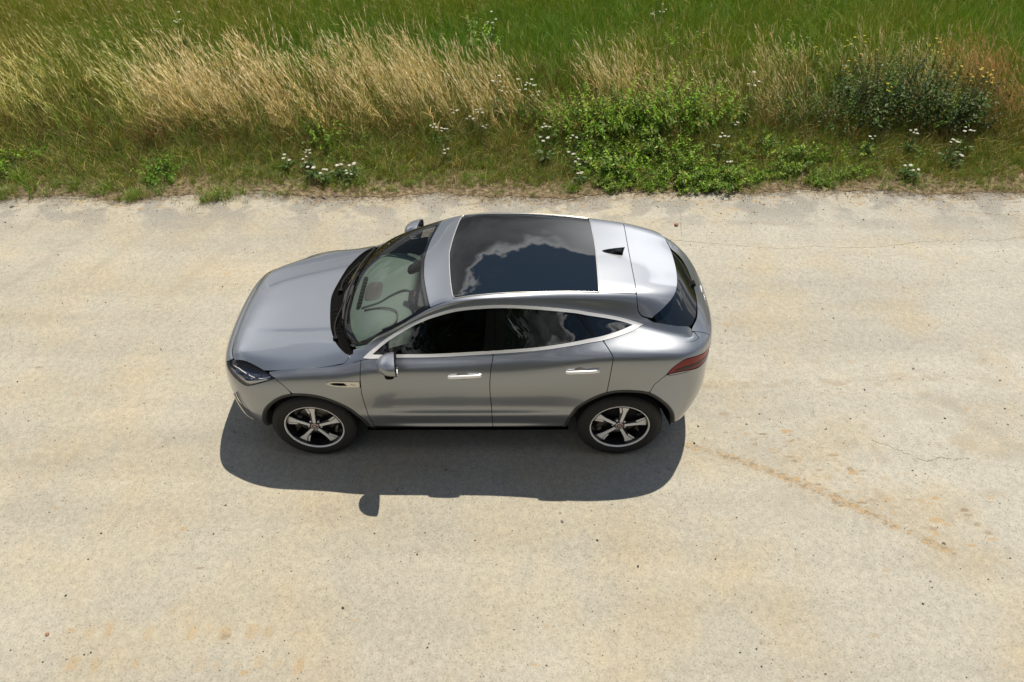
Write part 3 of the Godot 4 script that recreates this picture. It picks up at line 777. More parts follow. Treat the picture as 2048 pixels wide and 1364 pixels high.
# upper: rows 8..13 of the side, then rail, roof edge, roof ... centre line; from windscreen foot to tail
var UPPER := [
	[Vector3(-1, 0.942, 0.944), Vector3(-0.75, 1.005, 0.949), Vector3(-0.4, 1.02, 0.953), Vector3(0, 1.025, 0.954), Vector3(0.4, 1.03, 0.955), Vector3(0.8, 1.065, 0.96), Vector3(1.1, 1.11, 0.966), Vector3(1.34, 1.13, 0.967), Vector3(1.6, 1.13, 0.948), Vector3(1.85, 1.11, 0.892), Vector3(1.997, 1.08, 0.765)],
	[Vector3(-1, 1, 0.924), Vector3(-0.75, 1.07, 0.927), Vector3(-0.4, 1.084, 0.931), Vector3(0, 1.088, 0.932), Vector3(0.4, 1.092, 0.933), Vector3(0.8, 1.14, 0.94), Vector3(1.1, 1.2, 0.945), Vector3(1.34, 1.218, 0.94), Vector3(1.6, 1.212, 0.918), Vector3(1.85, 1.18, 0.862), Vector3(1.985, 1.15, 0.745)],
	[Vector3(-1, 1.035, 0.897), Vector3(-0.75, 1.11, 0.892), Vector3(-0.4, 1.122, 0.899), Vector3(0, 1.135, 0.9), Vector3(0.4, 1.15, 0.901), Vector3(0.8, 1.195, 0.902), Vector3(1.1, 1.25, 0.896), Vector3(1.34, 1.262, 0.88), Vector3(1.6, 1.247, 0.86), Vector3(1.85, 1.208, 0.81), Vector3(1.972, 1.172, 0.708)],
	[Vector3(-1, 1.06, 0.862), Vector3(-0.75, 1.147, 0.862), Vector3(-0.4, 1.15, 0.861), Vector3(0, 1.17, 0.861), Vector3(0.4, 1.2, 0.861), Vector3(0.8, 1.25, 0.853), Vector3(1.1, 1.288, 0.825), Vector3(1.34, 1.31, 0.775), Vector3(1.6, 1.27, 0.782), Vector3(1.85, 1.222, 0.765), Vector3(1.95, 1.188, 0.668)],
	[Vector3(-1, 1.085, 0.8), Vector3(-0.75, 1.17, 0.82), Vector3(-0.4, 1.27, 0.782), Vector3(0, 1.345, 0.767), Vector3(0.4, 1.37, 0.764), Vector3(0.8, 1.375, 0.752), Vector3(1.1, 1.363, 0.735), Vector3(1.34, 1.342, 0.716), Vector3(1.6, 1.287, 0.735), Vector3(1.85, 1.228, 0.732), Vector3(1.925, 1.202, 0.628)],
	[Vector3(-1, 1.105, 0.715), Vector3(-0.75, 1.2, 0.785), Vector3(-0.4, 1.388, 0.7), Vector3(0, 1.52, 0.672), Vector3(0.4, 1.54, 0.665), Vector3(0.8, 1.497, 0.653), Vector3(1.1, 1.432, 0.645), Vector3(1.34, 1.376, 0.655), Vector3(1.6, 1.31, 0.69), Vector3(1.85, 1.235, 0.7), Vector3(1.895, 1.218, 0.588)],
	[Vector3(-1, 1.1, 0.62), Vector3(-0.76, 1.235, 0.76), Vector3(-0.36, 1.425, 0.682), Vector3(0, 1.56, 0.652), Vector3(0.4, 1.583, 0.642), Vector3(0.8, 1.552, 0.622), Vector3(1.1, 1.515, 0.608), Vector3(1.36, 1.465, 0.6), Vector3(1.6, 1.4, 0.615), Vector3(1.82, 1.325, 0.62), Vector3(1.93, 1.27, 0.53)],
	[Vector3(-1.02, 1.07, 0.6), Vector3(-0.8, 1.24, 0.735), Vector3(-0.29, 1.488, 0.652), Vector3(-0.01, 1.578, 0.622), Vector3(0.4, 1.606, 0.598), Vector3(0.8, 1.602, 0.575), Vector3(1.11, 1.578, 0.555), Vector3(1.41, 1.55, 0.528), Vector3(1.63, 1.505, 0.5), Vector3(1.77, 1.472, 0.455), Vector3(1.9, 1.43, 0.4)],
	[Vector3(-1.12, 1.085, 0.45), Vector3(-0.84, 1.262, 0.54), Vector3(-0.33, 1.497, 0.46), Vector3(-0.05, 1.585, 0.43), Vector3(0.4, 1.622, 0.41), Vector3(0.8, 1.617, 0.39), Vector3(1.115, 1.592, 0.375), Vector3(1.41, 1.562, 0.36), Vector3(1.65, 1.515, 0.34), Vector3(1.8, 1.478, 0.31), Vector3(1.93, 1.44, 0.28)],
	[Vector3(-1.18, 1.092, 0.24), Vector3(-0.865, 1.275, 0.28), Vector3(-0.352, 1.504, 0.24), Vector3(-0.075, 1.592, 0.22), Vector3(0.4, 1.63, 0.21), Vector3(0.8, 1.625, 0.2), Vector3(1.12, 1.6, 0.19), Vector3(1.41, 1.568, 0.18), Vector3(1.655, 1.519, 0.17), Vector3(1.82, 1.481, 0.16), Vector3(1.95, 1.443, 0.14)],
	[Vector3(-1.2, 1.095, 0), Vector3(-0.875, 1.278, 0), Vector3(-0.36, 1.506, 0), Vector3(-0.085, 1.594, 0), Vector3(0.4, 1.632, 0), Vector3(0.8, 1.627, 0), Vector3(1.12, 1.602, 0), Vector3(1.41, 1.57, 0), Vector3(1.66, 1.52, 0), Vector3(1.825, 1.482, 0), Vector3(1.96, 1.444, 0)],
]
# bonnet: outer edge to centre line, front to windscreen
var BONNET := [
	[Vector3(-1.9492, 0.9309, 0.6808), Vector3(-1.8407, 0.9404, 0.7475), Vector3(-1.7153, 0.9596, 0.7992), Vector3(-1.5961, 0.9857, 0.8347), Vector3(-1.4798, 1.0095, 0.8534), Vector3(-1.3405, 1.0278, 0.8598), Vector3(-1.1537, 1.0445, 0.8615), Vector3(-0.88, 1.105, 0.845)],
	[Vector3(-1.998, 0.931, 0.612), Vector3(-1.905, 0.957, 0.668), Vector3(-1.7302, 0.9936, 0.717), Vector3(-1.5618, 1.0205, 0.7542), Vector3(-1.3924, 1.0476, 0.7775), Vector3(-1.2327, 1.0703, 0.7894), Vector3(-1.0774, 1.0886, 0.7961), Vector3(-0.9342, 1.1117, 0.8026)],
	[Vector3(-2.03, 0.93, 0.52), Vector3(-1.9454, 0.9733, 0.5725), Vector3(-1.7874, 1.001, 0.625), Vector3(-1.5618, 1.0359, 0.667), Vector3(-1.3362, 1.0704, 0.6964), Vector3(-1.1556, 1.0993, 0.7153), Vector3(-1.0315, 1.1198, 0.7258), Vector3(-0.93, 1.1372, 0.73)],
	[Vector3(-2.052, 0.93, 0.4), Vector3(-1.9699, 0.9698, 0.455), Vector3(-1.8167, 1.0042, 0.51), Vector3(-1.5978, 1.0414, 0.554), Vector3(-1.379, 1.0757, 0.5848), Vector3(-1.2039, 1.1037, 0.6046), Vector3(-1.0835, 1.1228, 0.6156), Vector3(-0.985, 1.1398, 0.62)],
	[Vector3(-2.065, 0.93, 0.25), Vector3(-1.9854, 0.9677, 0.3087), Vector3(-1.8368, 1.0061, 0.3675), Vector3(-1.6245, 1.0446, 0.4145), Vector3(-1.4122, 1.0785, 0.4474), Vector3(-1.2423, 1.1054, 0.4686), Vector3(-1.1255, 1.124, 0.4803), Vector3(-1.03, 1.14, 0.485)],
	[Vector3(-2.069, 0.93, 0.19), Vector3(-1.9902, 0.969, 0.25), Vector3(-1.8432, 1.0109, 0.31), Vector3(-1.6331, 1.0507, 0.358), Vector3(-1.4231, 1.0848, 0.3916), Vector3(-1.2551, 1.1114, 0.4132), Vector3(-1.1395, 1.1299, 0.4252), Vector3(-1.045, 1.1455, 0.43)],
	[Vector3(-2.073, 0.93, 0.1), Vector3(-1.997, 0.9679, 0.135), Vector3(-1.8551, 1.0107, 0.17), Vector3(-1.6525, 1.0504, 0.198), Vector3(-1.4498, 1.0836, 0.2176), Vector3(-1.2877, 1.109, 0.2302), Vector3(-1.1762, 1.1271, 0.2372), Vector3(-1.085, 1.1416, 0.24)],
	[Vector3(-2.075, 0.93, 0), Vector3(-2, 0.968, 0), Vector3(-1.86, 1.012, 0), Vector3(-1.66, 1.052, 0), Vector3(-1.46, 1.085, 0), Vector3(-1.3, 1.11, 0), Vector3(-1.19, 1.128, 0), Vector3(-1.1, 1.142, 0)],
]


var NS: Net
var NU: Net
var NH: Net
var NR: Net
const G := 0.003   # half a shut gap


func part(a: Acc, called: String, m: Material, parent: Node = null) -> MeshInstance3D:
	return put(a.mesh(), called, m, car if parent == null else parent)


var found := {}
func on_side(x: float, y: float) -> Array:   # [point, normal] on the lower side at x, y
	var key := Vector2(snappedf(x, .0005), snappedf(y, .0005))
	if not found.has(key): found[key] = seek(x, y)
	return found[key]


func seek(x: float, y: float) -> Array:
	var best := 1e9
	var bu := 9.0
	var bv := 6.0
	for step in [[0.5, 1.0, 19.0, 0.0, 13.0], [0.06, 0.0, 0.0, 0.0, 0.0], [0.008, 0.0, 0.0, 0.0, 0.0]]:
		var u0: float = step[1] if step[0] == 0.5 else bu - step[0] * 9
		var u1: float = step[2] if step[0] == 0.5 else bu + step[0] * 9
		var v0: float = step[3] if step[0] == 0.5 else bv - step[0] * 9
		var v1: float = step[4] if step[0] == 0.5 else bv + step[0] * 9
		best = 1e9
		var u := u0
		while u <= u1:
			var v := v0
			while v <= v1:
				var p := NS.ev(u, v)
				var d := Vector2(p.x - x, p.y - y).length_squared()
				if d < best: best = d; bu = u; bv = v
				v += step[0]
			u += step[0]
	NS.ev(bu, bv)
	return [NS.pos, NS.nor]


func on_roof(x: float, z: float) -> Vector3:
	var u := 4.0
	var v := 8.5
	for k in 14:   # Newton in plan
		var p := NU.ev(u, v)
		var e := Vector2(x - p.x, z - p.z)
		if e.length() < 1e-5: break
		var a := (NU.ev(u + .01, v) - p) / .01
		var b := (NU.ev(u, v + .01 if v < 9.9 else v - .01) - p) / (.01 if v < 9.9 else -.01)
		var det := a.x * b.z - b.x * a.z
		u = clampf(u + (e.x * b.z - b.x * e.y) / det, 0, 10)
		v = clampf(v + (a.x * e.y - e.x * a.z) / det, 5, 10)
	return NU.ev(u, v)


func build_car() -> void:
	car = thing("parked_car", Vector3.ZERO)
	tag(car, "grey metallic compact crossover car with dark glass roof and chrome window trim", "car")
	NS = Net.new(SIDE, [true, true, false])
	NU = Net.new(UPPER, [false, false, true])
	NH = Net.new(BONNET, [false, false, true])
	NR = Net.new([
		[Vector3(1.765, 1.268, .660), Vector3(1.868, 1.222, .592), Vector3(1.950, 1.214, .46), Vector3(2.003, 1.214, .25), Vector3(2.02, 1.214, 0)],
		[Vector3(1.64, 1.318, .655), Vector3(1.73, 1.305, .585), Vector3(1.808, 1.315, .45), Vector3(1.862, 1.326, .25), Vector3(1.88, 1.33, 0)],
		[Vector3(1.50, 1.355, .64), Vector3(1.575, 1.375, .565), Vector3(1.645, 1.402, .44), Vector3(1.70, 1.42, .24), Vector3(1.72, 1.426, 0)],
	], [false, true, false])

	# --- outlines, side view
	var shut := crv([-1.641, .97, -1.451, 1.017, -1.246, 1.037, -1.023, 1.058, -.974, 1.081, -.933, 1.107])
	var a_front := crv([-1.815, .20, -1.80, .40, -1.762, .548, -1.685, .672, -1.544, .782, -1.392, .818, -1.219, .798, -1.075, .727, -.956, .617, -.86, .442, -.83, .20])
	var a_rear := crv([.835, .20, .866, .472, .935, .636, 1.056, .769, 1.196, .855, 1.349, .878, 1.533, .845, 1.67, .734, 1.763, .608, 1.812, .47, 1.845, .20])
	var l_front := crv([-.827, 1.15, -.835, 1.077, -.845, .958, -.851, .80, -.843, .632, -.819, .438, -.80, .30])
	var l_mid := crv([.262, 1.23, .257, 1.19, .231, 1.059, .221, .878, .227, .636, .231, .396, .231, .30])
	var l_rear := crv([1.105, 1.33, 1.138, 1.294, 1.184, 1.259, 1.214, 1.222, 1.212, 1.17, 1.206, 1.094, 1.191, .867, 1.187, .80])
	var belt := crv([-.813, 1.135, -.65, 1.147, -.497, 1.152, -.2, 1.159, .252, 1.19, .591, 1.221, .889, 1.262, 1.025, 1.281, 1.133, 1.293, 1.289, 1.313, 1.415, 1.328, 1.478, 1.341])
	var dlo_top := crv([-.813, 1.135, -.72, 1.198, -.598, 1.281, -.394, 1.392, -.189, 1.471, .012, 1.52, .3, 1.541, .591, 1.523, .889, 1.481, 1.032, 1.45, 1.25, 1.404, 1.383, 1.37, 1.478, 1.341])
	var dlo := chain([belt, rev(dlo_top)])
	var dlo_in := inset(dlo, 0.021)
	var dlo_out := inset(dlo, -0.0015)
	var lamp := chain([crv([-2.072, .884, -1.995, .927, -1.869, .954, -1.74, .966, -1.639, .968, -1.566, .953]), crv([-1.60, .938, -1.67, .906, -1.782, .853, -1.857, .824, -1.931, .836, -2.006, .862, -2.05, .872])])
	var tail := chain([crv([1.663, 1.035, 1.70, 1.09, 1.752, 1.132, 1.823, 1.155, 1.93, 1.135, 2.006, 1.10, 2.09, 1.065]), crv([2.09, .985, 2.01, 1.005, 1.92, 1.022, 1.835, 1.04, 1.75, 1.043])])
	var fender := chain([xy([-1.566, .953]), rev(crv([-.933, 1.116, -.974, 1.091, -1.023, 1.069, -1.246, 1.043, -1.451, 1.021, -1.641, .972])), xy([-.915, 1.16, -.827, 1.16]), l_front, xy([-.80, .25]), rev(a_front.slice(25)), xy([-1.44, .817, -1.47, .86, -1.498, .901])])
	# --- outlines, plan
	var hood := chain([crv([-2.083, -.1, -2.082, 0, -2.072, .25, -2.048, .48, -1.998, .628]), crv([-1.985, .643, -1.869, .692, -1.74, .772, -1.639, .843]), crv([-1.62, .856, -1.451, .862, -1.246, .868, -1.023, .872, -.974, .852, -.933, .806]), crv([-.94, .785, -.984, .761, -1.064, .66, -1.136, .503, -1.171, .376, -1.204, .207, -1.228, .04, -1.228, -.1])])
	var ws_top := crv([-.359, -.1, -.359, 0, -.338, .25, -.29, .496, -.252, .652])
	var screen_all := chain([ws_top, crv([-.27, .657, -.331, .672, -.5, .716, -.667, .745, -.80, .757, -.90, .745]), crv([-.95, .68, -1.03, .52, -1.07, .37, -1.10, .2, -1.115, 0, -1.115, -.1])])
	var header := chain([ws_top, crv([-.24, .648, -.15, .637, -.045, .622]), rev(crv([-.137, -.1, -.137, 0, -.113, .29, -.074, .56, -.049, .619]))])
	var roof_pane := chain([crv([-.137, -.1, -.137, 0, -.113, .29, -.074, .56, -.049, .616]), crv([-.04, .617, .30, .598, .6, .585, 1.03, .557, 1.108, .553]), xy([1.118, .2, 1.122, 0, 1.122, -.1])])
	var rear_roof := chain([xy([1.122, -.1, 1.122, 0, 1.118, .2, 1.108, .553]), crv([1.112, .552, 1.25, .543, 1.418, .53]), crv([1.418, .5, 1.417, .37, 1.414, .1, 1.413, -.1])])
	var spoiler := chain([crv([1.413, -.1, 1.414, .1, 1.417, .37, 1.419, .533, 1.428, .60, 1.443, .624, 1.475, .638, 1.55, .645]), crv([1.56, .635, 1.633, .589, 1.714, .508, 1.763, .419, 1.797, .269, 1.812, .1, 1.812, -.1])])
	var top_all := chain([xy([-1.3, -.2, 1.413, -.2]), crv([1.413, -.1, 1.414, .1, 1.417, .37, 1.418, .531]), crv([1.40, .531, 1.25, .543, 1.108, .553, 1.03, .557, .6, .585, .3, .598, -.04, .618, -.15, .637, -.25, .652, -.331, .672, -.5, .716, -.667, .745, -.80, .757, -.915, .745]), xy([-1.3, .6])])
	var hatch_zone := chain([spoiler.slice(0, 33), crv([1.56, .66, 1.75, .66, 1.86, .63, 1.955, .602, 2.05, .575]), xy([2.3, .57, 2.3, -.2, 1.413, -.2])])

	# --- dark shell under the panels, with the openings for wheels and lamps
	var sh := Acc.new()
	sheet(sh, NS, Vector2(0, 20), Vector2(0, 11.9), 150, 36, [Op.new(0, a_front, -1, .004), Op.new(0, a_rear, -1, .004), Op.new(0, lamp, -1, .0), Op.new(0, tail, -1, .0)], -0.022, 0)
	sheet(sh, NH, Vector2(0, 6.4), Vector2(0, 7), 40, 30, [], -0.022, 0)
	sheet(sh, NU, Vector2(6.6, 10), Vector2(3, 10), 50, 50, [Op.new(0, dlo, -1, 0), Op.new(1, xy([1.55, -.3, 2.4, -.3, 2.4, .68, 1.62, .68, 1.55, .62]), -1, 0)], -0.022, 0)
	part(both(sh), "body_shell", M.shell)

	# --- painted panels
	var bonnet := sheet(Acc.new(), NH, Vector2(0, 7), Vector2(0, 7), 110, 90, [Op.new(1, hood, 1, G)], 0.002)
	part(both(bonnet), "bonnet", M.paint)
	var everything := xy([-2.4, -.1, 2.4, -.1, 2.4, 1.8, -2.4, 1.8])
	var fb := sheet(Acc.new(), NS, Vector2(0, 6.6), Vector2(0, 11), 120, 90, [Op.new(0, fender, -1, G), Op.new(0, lamp, -1, G), Op.new(0, a_front, -1, 0), Op.new(0, xy([-1.47, .86, -1.3, 1.2, -.7, 1.2, -.7, .1, -1.45, .1, -1.45, .82]), -1, G), Op.new(0, xy([-1.69, .957, -1.30, .953, -1.2, 1.2, -1.9, 1.2]), -1, 0),
		Op.new(2, xy([-.1, .40, .36, .40, .42, .47, .50, .80, -.1, .80]), -1, 0), Op.new(0, crv([-1.995, .665, -1.955, .52, -1.895, .41, -1.93, .395, -1.982, .50, -2.012, .655]), -1, 0)])
	part(both(fb), "front_bumper", M.paint)
	# grille mesh behind the opening and blades in the lower intakes
	var grl := Acc.new()
	for j in 9:
		for i in 14:
			var p := Vector3(0, .43 + .04 * j, .02 + .034 * i + (.017 if j % 2 else 0.0))
			p.x = -2.15 + .30 * p.z * p.z + .12 * maxf(0.0, p.y - .62)
			if p.z < .44: slab(grl, xy([-.014, 0, 0, -.015, .014, 0, 0, .015]), Transform3D(Basis(Vector3.UP, -PI / 2), p), .012)
	tag(part(both(grl), "grille_mesh", M.black_gloss), "", "", "", "stuff")
	var ib := tube(Acc.new(), spline3([Vector3(-2.02, .655, .775), Vector3(-1.995, .55, .80), Vector3(-1.955, .44, .815), Vector3(-1.90, .385, .825)]), .009, .007)
	for k in 2: part(ib if k == 0 else ib.mirrored(), "intake_blade", M.satin)

	var fnd := sheet(Acc.new(), NS, Vector2(3.5, 9), Vector2(0, 12.4), 90, 90, [Op.new(0, fender, 1, G), Op.new(0, a_front, -1, 0), Op.new(0, lamp, -1, G), Op.new(0, chain([crv([-1.139, .932, -1.10, .95, -1.057, .956]), xy([-.845, .962, -.85, .906, -.982, .902]), crv([-1.05, .905, -1.10, .915])]), -1, .002)])
	var d1 := sheet(Acc.new(), NS, Vector2(7, 12), Vector2(1.2, 11), 110, 100, [Op.new(0, chain([l_front, xy([-.80, .374, .231, .374]), rev(l_mid)]), 1, G), Op.new(0, dlo_out, -1, 0), Op.new(0, handle_cup(.022, 1.031), -1, 0)])
	var d2 := sheet(Acc.new(), NS, Vector2(10, 16), Vector2(1.2, 11), 110, 100, [Op.new(0, chain([l_mid, xy([.231, .374, .86, .374, 1.3, .7, 1.25, .82]), rev(l_rear)]), 1, G), Op.new(0, a_rear, -1, 0), Op.new(0, dlo_out, -1, 0), Op.new(0, handle_cup(.982, 1.093), -1, 0)])
	var sill := sheet(Acc.new(), NS, Vector2(6, 15), Vector2(0, 2), 100, 12, [Op.new(0, xy([-.86, .0, .87, .0, .87, .368, -.86, .368]), 1, 0), Op.new(0, a_front, -1, 0), Op.new(0, a_rear, -1, 0)])
	# rear quarter, pillars and roof rail are one pressing
	var q_out := Op.new(0, chain([l_rear, xy([1.185, .75, 1.55, .80, 1.547, .846, 1.573, .932, 1.65, 1.02, 1.663, 1.035, 1.69, 1.02, 2.3, 1.02, 2.3, 1.4]), xy([1.1, 1.7, -1.0, 1.7, -1.0, 1.10, -.90, 1.10, -.827, 1.14])]), 1, G)
	var bs := sheet(Acc.new(), NS, Vector2(12, 19), Vector2(5, 11), 130, 90, [q_out, Op.new(0, a_rear, -1, 0), Op.new(0, tail, -1, G), Op.new(1, hatch_zone, -1, G), Op.new(0, dlo_out, -1, 0)])
	sheet(bs, NU, Vector2(.35, 10), Vector2(3, 7.6), 190, 70, [Op.new(0, xy([-.905, 1.09, -.82, 1.125, 1.09, 1.125, 1.145, 1.26, 2.3, 1.0, 2.3, 1.7, -1, 1.7]), 1, G), Op.new(0, dlo_out, -1, 0), Op.new(1, top_all, -1, G), Op.new(1, hatch_zone, -1, G)])
	sheet(bs, NS, Vector2(17, 19.5), Vector2(11, 13), 40, 24, [Op.new(1, hatch_zone, -1, G), Op.new(0, tail, -1, G)])
	var rb := sheet(Acc.new(), NS, Vector2(13.5, 20), Vector2(0, 10), 130, 80, [Op.new(0, xy([1.5, .0, 2.4, .0, 2.4, 1.02, 1.69, 1.02, 1.663, 1.035, 1.65, 1.02, 1.573, .932, 1.547, .846]), 1, G), Op.new(0, a_rear, -1, 0), Op.new(0, tail, -1, G), Op.new(1, xy([2.0, -.2, 2.4, -.2, 2.4, .57, 2.0, .57]), -1, -.4)])
	sheet(rb, NS, Vector2(17.5, 20), Vector2(0, 6.2), 40, 30, [])
	var tg := sheet(Acc.new(), NS, Vector2(16.6, 20), Vector2(6.2, 13), 70, 60, [Op.new(1, hatch_zone, 1, G), Op.new(0, tail, -1, G)])
	for s in 2:
		var f := func(a: Acc) -> Acc: return a if s == 0 else a.mirrored()
		part(f.call(fnd), "front_fender", M.paint)
		var n1 := part(f.call(d1), "front_door", M.paint)
		handle(n1, .022, 1.031, s)
		var n2 := part(f.call(d2), "rear_door", M.paint)
		handle(n2, .982, 1.093, s)
		part(f.call(sill), "sill", M.black_plastic)
		part(f.call(bs), "side_frame", M.paint)
		fender_vent(s)
		arch(a_front, Vector2(-1.34, .36), s)
		arch(a_rear, Vector2(1.34, .36), s)
		head_lamp(lamp, s)
		tail_lamp(tail, s)
		side_windows(dlo, dlo_in, n1, n2, s)
		door_mirror(s)
	part(both(rb), "rear_bumper", M.paint)
	var gate := part(both(tg), "tailgate", M.paint)

	# --- roof
	part(both(sheet(Acc.new(), NU, Vector2(1.4, 4), Vector2(6.4, 10), 60, 50, [Op.new(1, header, 1, G)])), "roof_header", M.paint)
	part(both(sheet(Acc.new(), NU, Vector2(2.4, 7.3), Vector2(6.4, 10), 70, 50, [Op.new(1, inset(roof_pane, .006), 1, 0)], .001)), "roof_glass", M.roof_glass)
	var seal := PackedVector3Array()
	for q in roof_pane:
		if q.y >= 0.0: seal.push_back(on_roof(q.x, q.y) + Vector3(0, .001, 0))
	part(both(tube(Acc.new(), seal, .0055, .0055, 6)), "roof_glass_seal", M.satin)
	part(both(sheet(Acc.new(), NU, Vector2(5.5, 8.2), Vector2(6.4, 10), 50, 50, [Op.new(1, rear_roof, 1, G)])), "rear_roof_panel", M.paint)
	part(both(sheet(Acc.new(), NU, Vector2(6, 10), Vector2(4.2, 10), 90, 100, [Op.new(1, spoiler, 1, G)], 0, .02)), "roof_spoiler", M.paint)
	part(both(sheet(Acc.new(), NU, Vector2(.4, 9.4), Vector2(6.3, 10), 60, 26, [Op.new(1, xy([-.33, -.3, 1.75, -.3, 1.7, .45, 1.42, .56, -.26, .64]), 1, 0)], -.03, 0)), "headliner", M.shell)
	# --- windscreen: clear pane inside a black printed border
	var pane := inset(screen_all, .035)
	pane = chain([crv([-.385, -.1, -.385, 0, -.365, .25, -.318, .49, -.29, .62]), crv([-.305, .632, -.36, .645, -.5, .688, -.667, .715, -.80, .725, -.87, .71]), crv([-.90, .66, -.965, .52, -1.0, .37, -1.02, .2, -1.03, 0, -1.03, -.1])])
	var wsn := part(both(sheet(Acc.new(), NU, Vector2(0, 3), Vector2(5.5, 10), 70, 60, [Op.new(1, pane, 1, 0)], -.002, 0)), "windscreen", M.glass)
	part(both(sheet(Acc.new(), NU, Vector2(0, 3), Vector2(5.5, 10), 110, 90, [Op.new(1, screen_all, 1, .002), Op.new(1, pane, -1, 0)], -.002)), "windscreen_border", M.black_gloss, wsn)
	var cowl := Acc.new()
	var fr := spline3([Vector3(-1.24, 1.10, 0), Vector3(-1.215, 1.10, .207), Vector3(-1.182, 1.10, .376), Vector3(-1.147, 1.097, .503), Vector3(-1.07, 1.09, .665), Vector3(-.985, 1.085, .77), Vector3(-.90, 1.085, .79)])
	var bk := spline3([Vector3(-1.06, 1.155, 0), Vector3(-1.05, 1.153, .2), Vector3(-1.02, 1.148, .36), Vector3(-.985, 1.14, .50), Vector3(-.925, 1.125, .65), Vector3(-.88, 1.115, .73), Vector3(-.85, 1.11, .77)])
	for i in fr.size() - 1:
		for k in 3:
			var lv := [0.0, 0.35, 0.7, 1.0]
			var dip := [0.0, -.012, -.008, 0.0]
			var g := func(j: int, q: int) -> Vector3: return fr[j].lerp(bk[j], lv[q]) + Vector3(0, dip[q], 0)
			cowl.quad(g.call(i, k), g.call(i + 1, k), g.call(i + 1, k + 1), g.call(i, k + 1), Vector3.UP)
	part(both(cowl), "cowl_panel", M.shell)
	for k in 14:
		var j := 6 + (k % 7) * 2
		var sl := tube(Acc.new(), PackedVector3Array([fr[j].lerp(bk[j], .15) + Vector3(0, .004, 0), fr[j].lerp(bk[j], .6) + Vector3(0, .004, 0)]), .003, .003, 4)
		part(sl if k < 7 else sl.mirrored(), "cowl_slat", M.black_gloss)
	wipers()

	# --- tailgate glass, its black side blades, wiper, badges
	var rgp := chain([crv([1.56, -.1, 1.56, .30, 1.59, .50, 1.645, .59]), crv([1.685, .638, 1.72, .648, 1.77, .642, 1.85, .598]), crv([1.905, .535, 1.945, .455, 1.99, .28, 2.008, .1, 2.010, -.1])])
	part(both(sheet(Acc.new(), NR, Vector2(0, 4), Vector2(0, 2), 60, 40, [Op.new(1, rgp, 1, 0)], .002)), "rear_window", M.privacy, gate)
	part(both(sheet(Acc.new(), NR, Vector2(0, 4), Vector2(0, 2), 80, 50, [Op.new(1, rgp, -1, -.001)], 0)), "window_blade", M.black_gloss, gate)
	var rw := put(tube(Acc.new(), spline3([Vector3(2.0, 1.235, -.02), Vector3(1.965, 1.262, -.12), Vector3(1.93, 1.275, -.28), Vector3(1.86, 1.30, -.42)]), .012, .007, 8).mesh(), "rear_wiper", M.black_plastic, car)
	put(pad_box(Acc.new(), Transform3D(Basis(Vector3.FORWARD, -.5), Vector3(2.005, 1.23, -.01)), Vector3(.03, .018, .03)).mesh(), "wiper_hub", M.black_plastic, rw)
	for k in 6:
		put(pad_box(Acc.new(), Transform3D(Basis(Vector3.FORWARD, -.9), Vector3(2.118 - .0012 * k * k, 1.124, .02 + .028 * k)), Vector3(.011, .003, .009), .5, 10, 6).mesh(), "badge_letter", M.chrome, gate)
	put(tube(Acc.new(), spline3([Vector3(2.11, 1.14, -.10), Vector3(2.108, 1.145, -.05), Vector3(2.106, 1.142, 0)]), .006, .003, 6).mesh(), "badge_emblem", M.chrome, gate)
	shark_fin()
	window_trim(dlo, dlo_in)
	for w in [[-1.34, .05, 1], [1.34, .21, 1], [-1.34, .7, -1], [1.34, .3, -1]]: wheel(w[0], w[1], w[2])
	underbody()
	interior()


func handle_cup(x: float, y: float) -> PackedVector2Array:
	var o := PackedVector2Array()
	for k in 24: o.push_back(Vector2(x - .018 + .058 * cos(TAU * k / 24), y - .002 + .034 * sin(TAU * k / 24)))
	return o


func handle(door: Node, x: float, y: float, s: int) -> void:
	var c := on_side(x, y)
	var p: Vector3 = c[0]
	var n: Vector3 = c[1]
	var flip := Vector3(1, 1, 1 if s == 0 else -1)
	# the hollow for the fingers
	var cup := Acc.new()
	var rings := []
	for k in 6:
		var t := k / 5.0
		var ring := []
		for i in 24:
			var a := TAU * i / 24
			var e := Vector2(x - .018 + .059 * cos(a) * cos(t * PI / 2), y - .002 + .035 * sin(a) * cos(t * PI / 2))
			var q: Vector3 = p + Vector3(e.x - p.x, e.y - p.y, 0) - Vector3(0, 0, n.y / n.z * (e.y - p.y))
			ring.append(q - n * (.001 + .014 * sin(t * PI / 2)))
		rings.append(ring)
	for k in 5:
		for i in 24:
			var mid: Vector3 = (rings[k][i] + rings[k + 1][(i + 1) % 24]) / 2.0
			cup.quad(rings[k][i], rings[k][(i + 1) % 24], rings[k + 1][(i + 1) % 24], rings[k + 1][i], p + n * .03 - mid)
	part(cup if s == 0 else cup.mirrored(), "handle_cup", M.paint, door)
	var up := (Vector3.UP - n * n.y).normalized()
	var al := Vector3.RIGHT
	var dy := .045
	var pts := spline3([p - al * .135 + n * .002 - up * .012, p - al * .115 + n * .011 - up * .010, p - al * .05 + n * .015 - up * .004, p + al * .03 + n * .016, p + al * .10 + n * .013 + up * .004, p + al * .128 + n * .004 + up * .005], 5)
	var bar := tube(Acc.new(), pts, .014, .014, 10, n, 1.3)
	part(bar if s == 0 else bar.mirrored(), "door_handle", M.chrome, door)


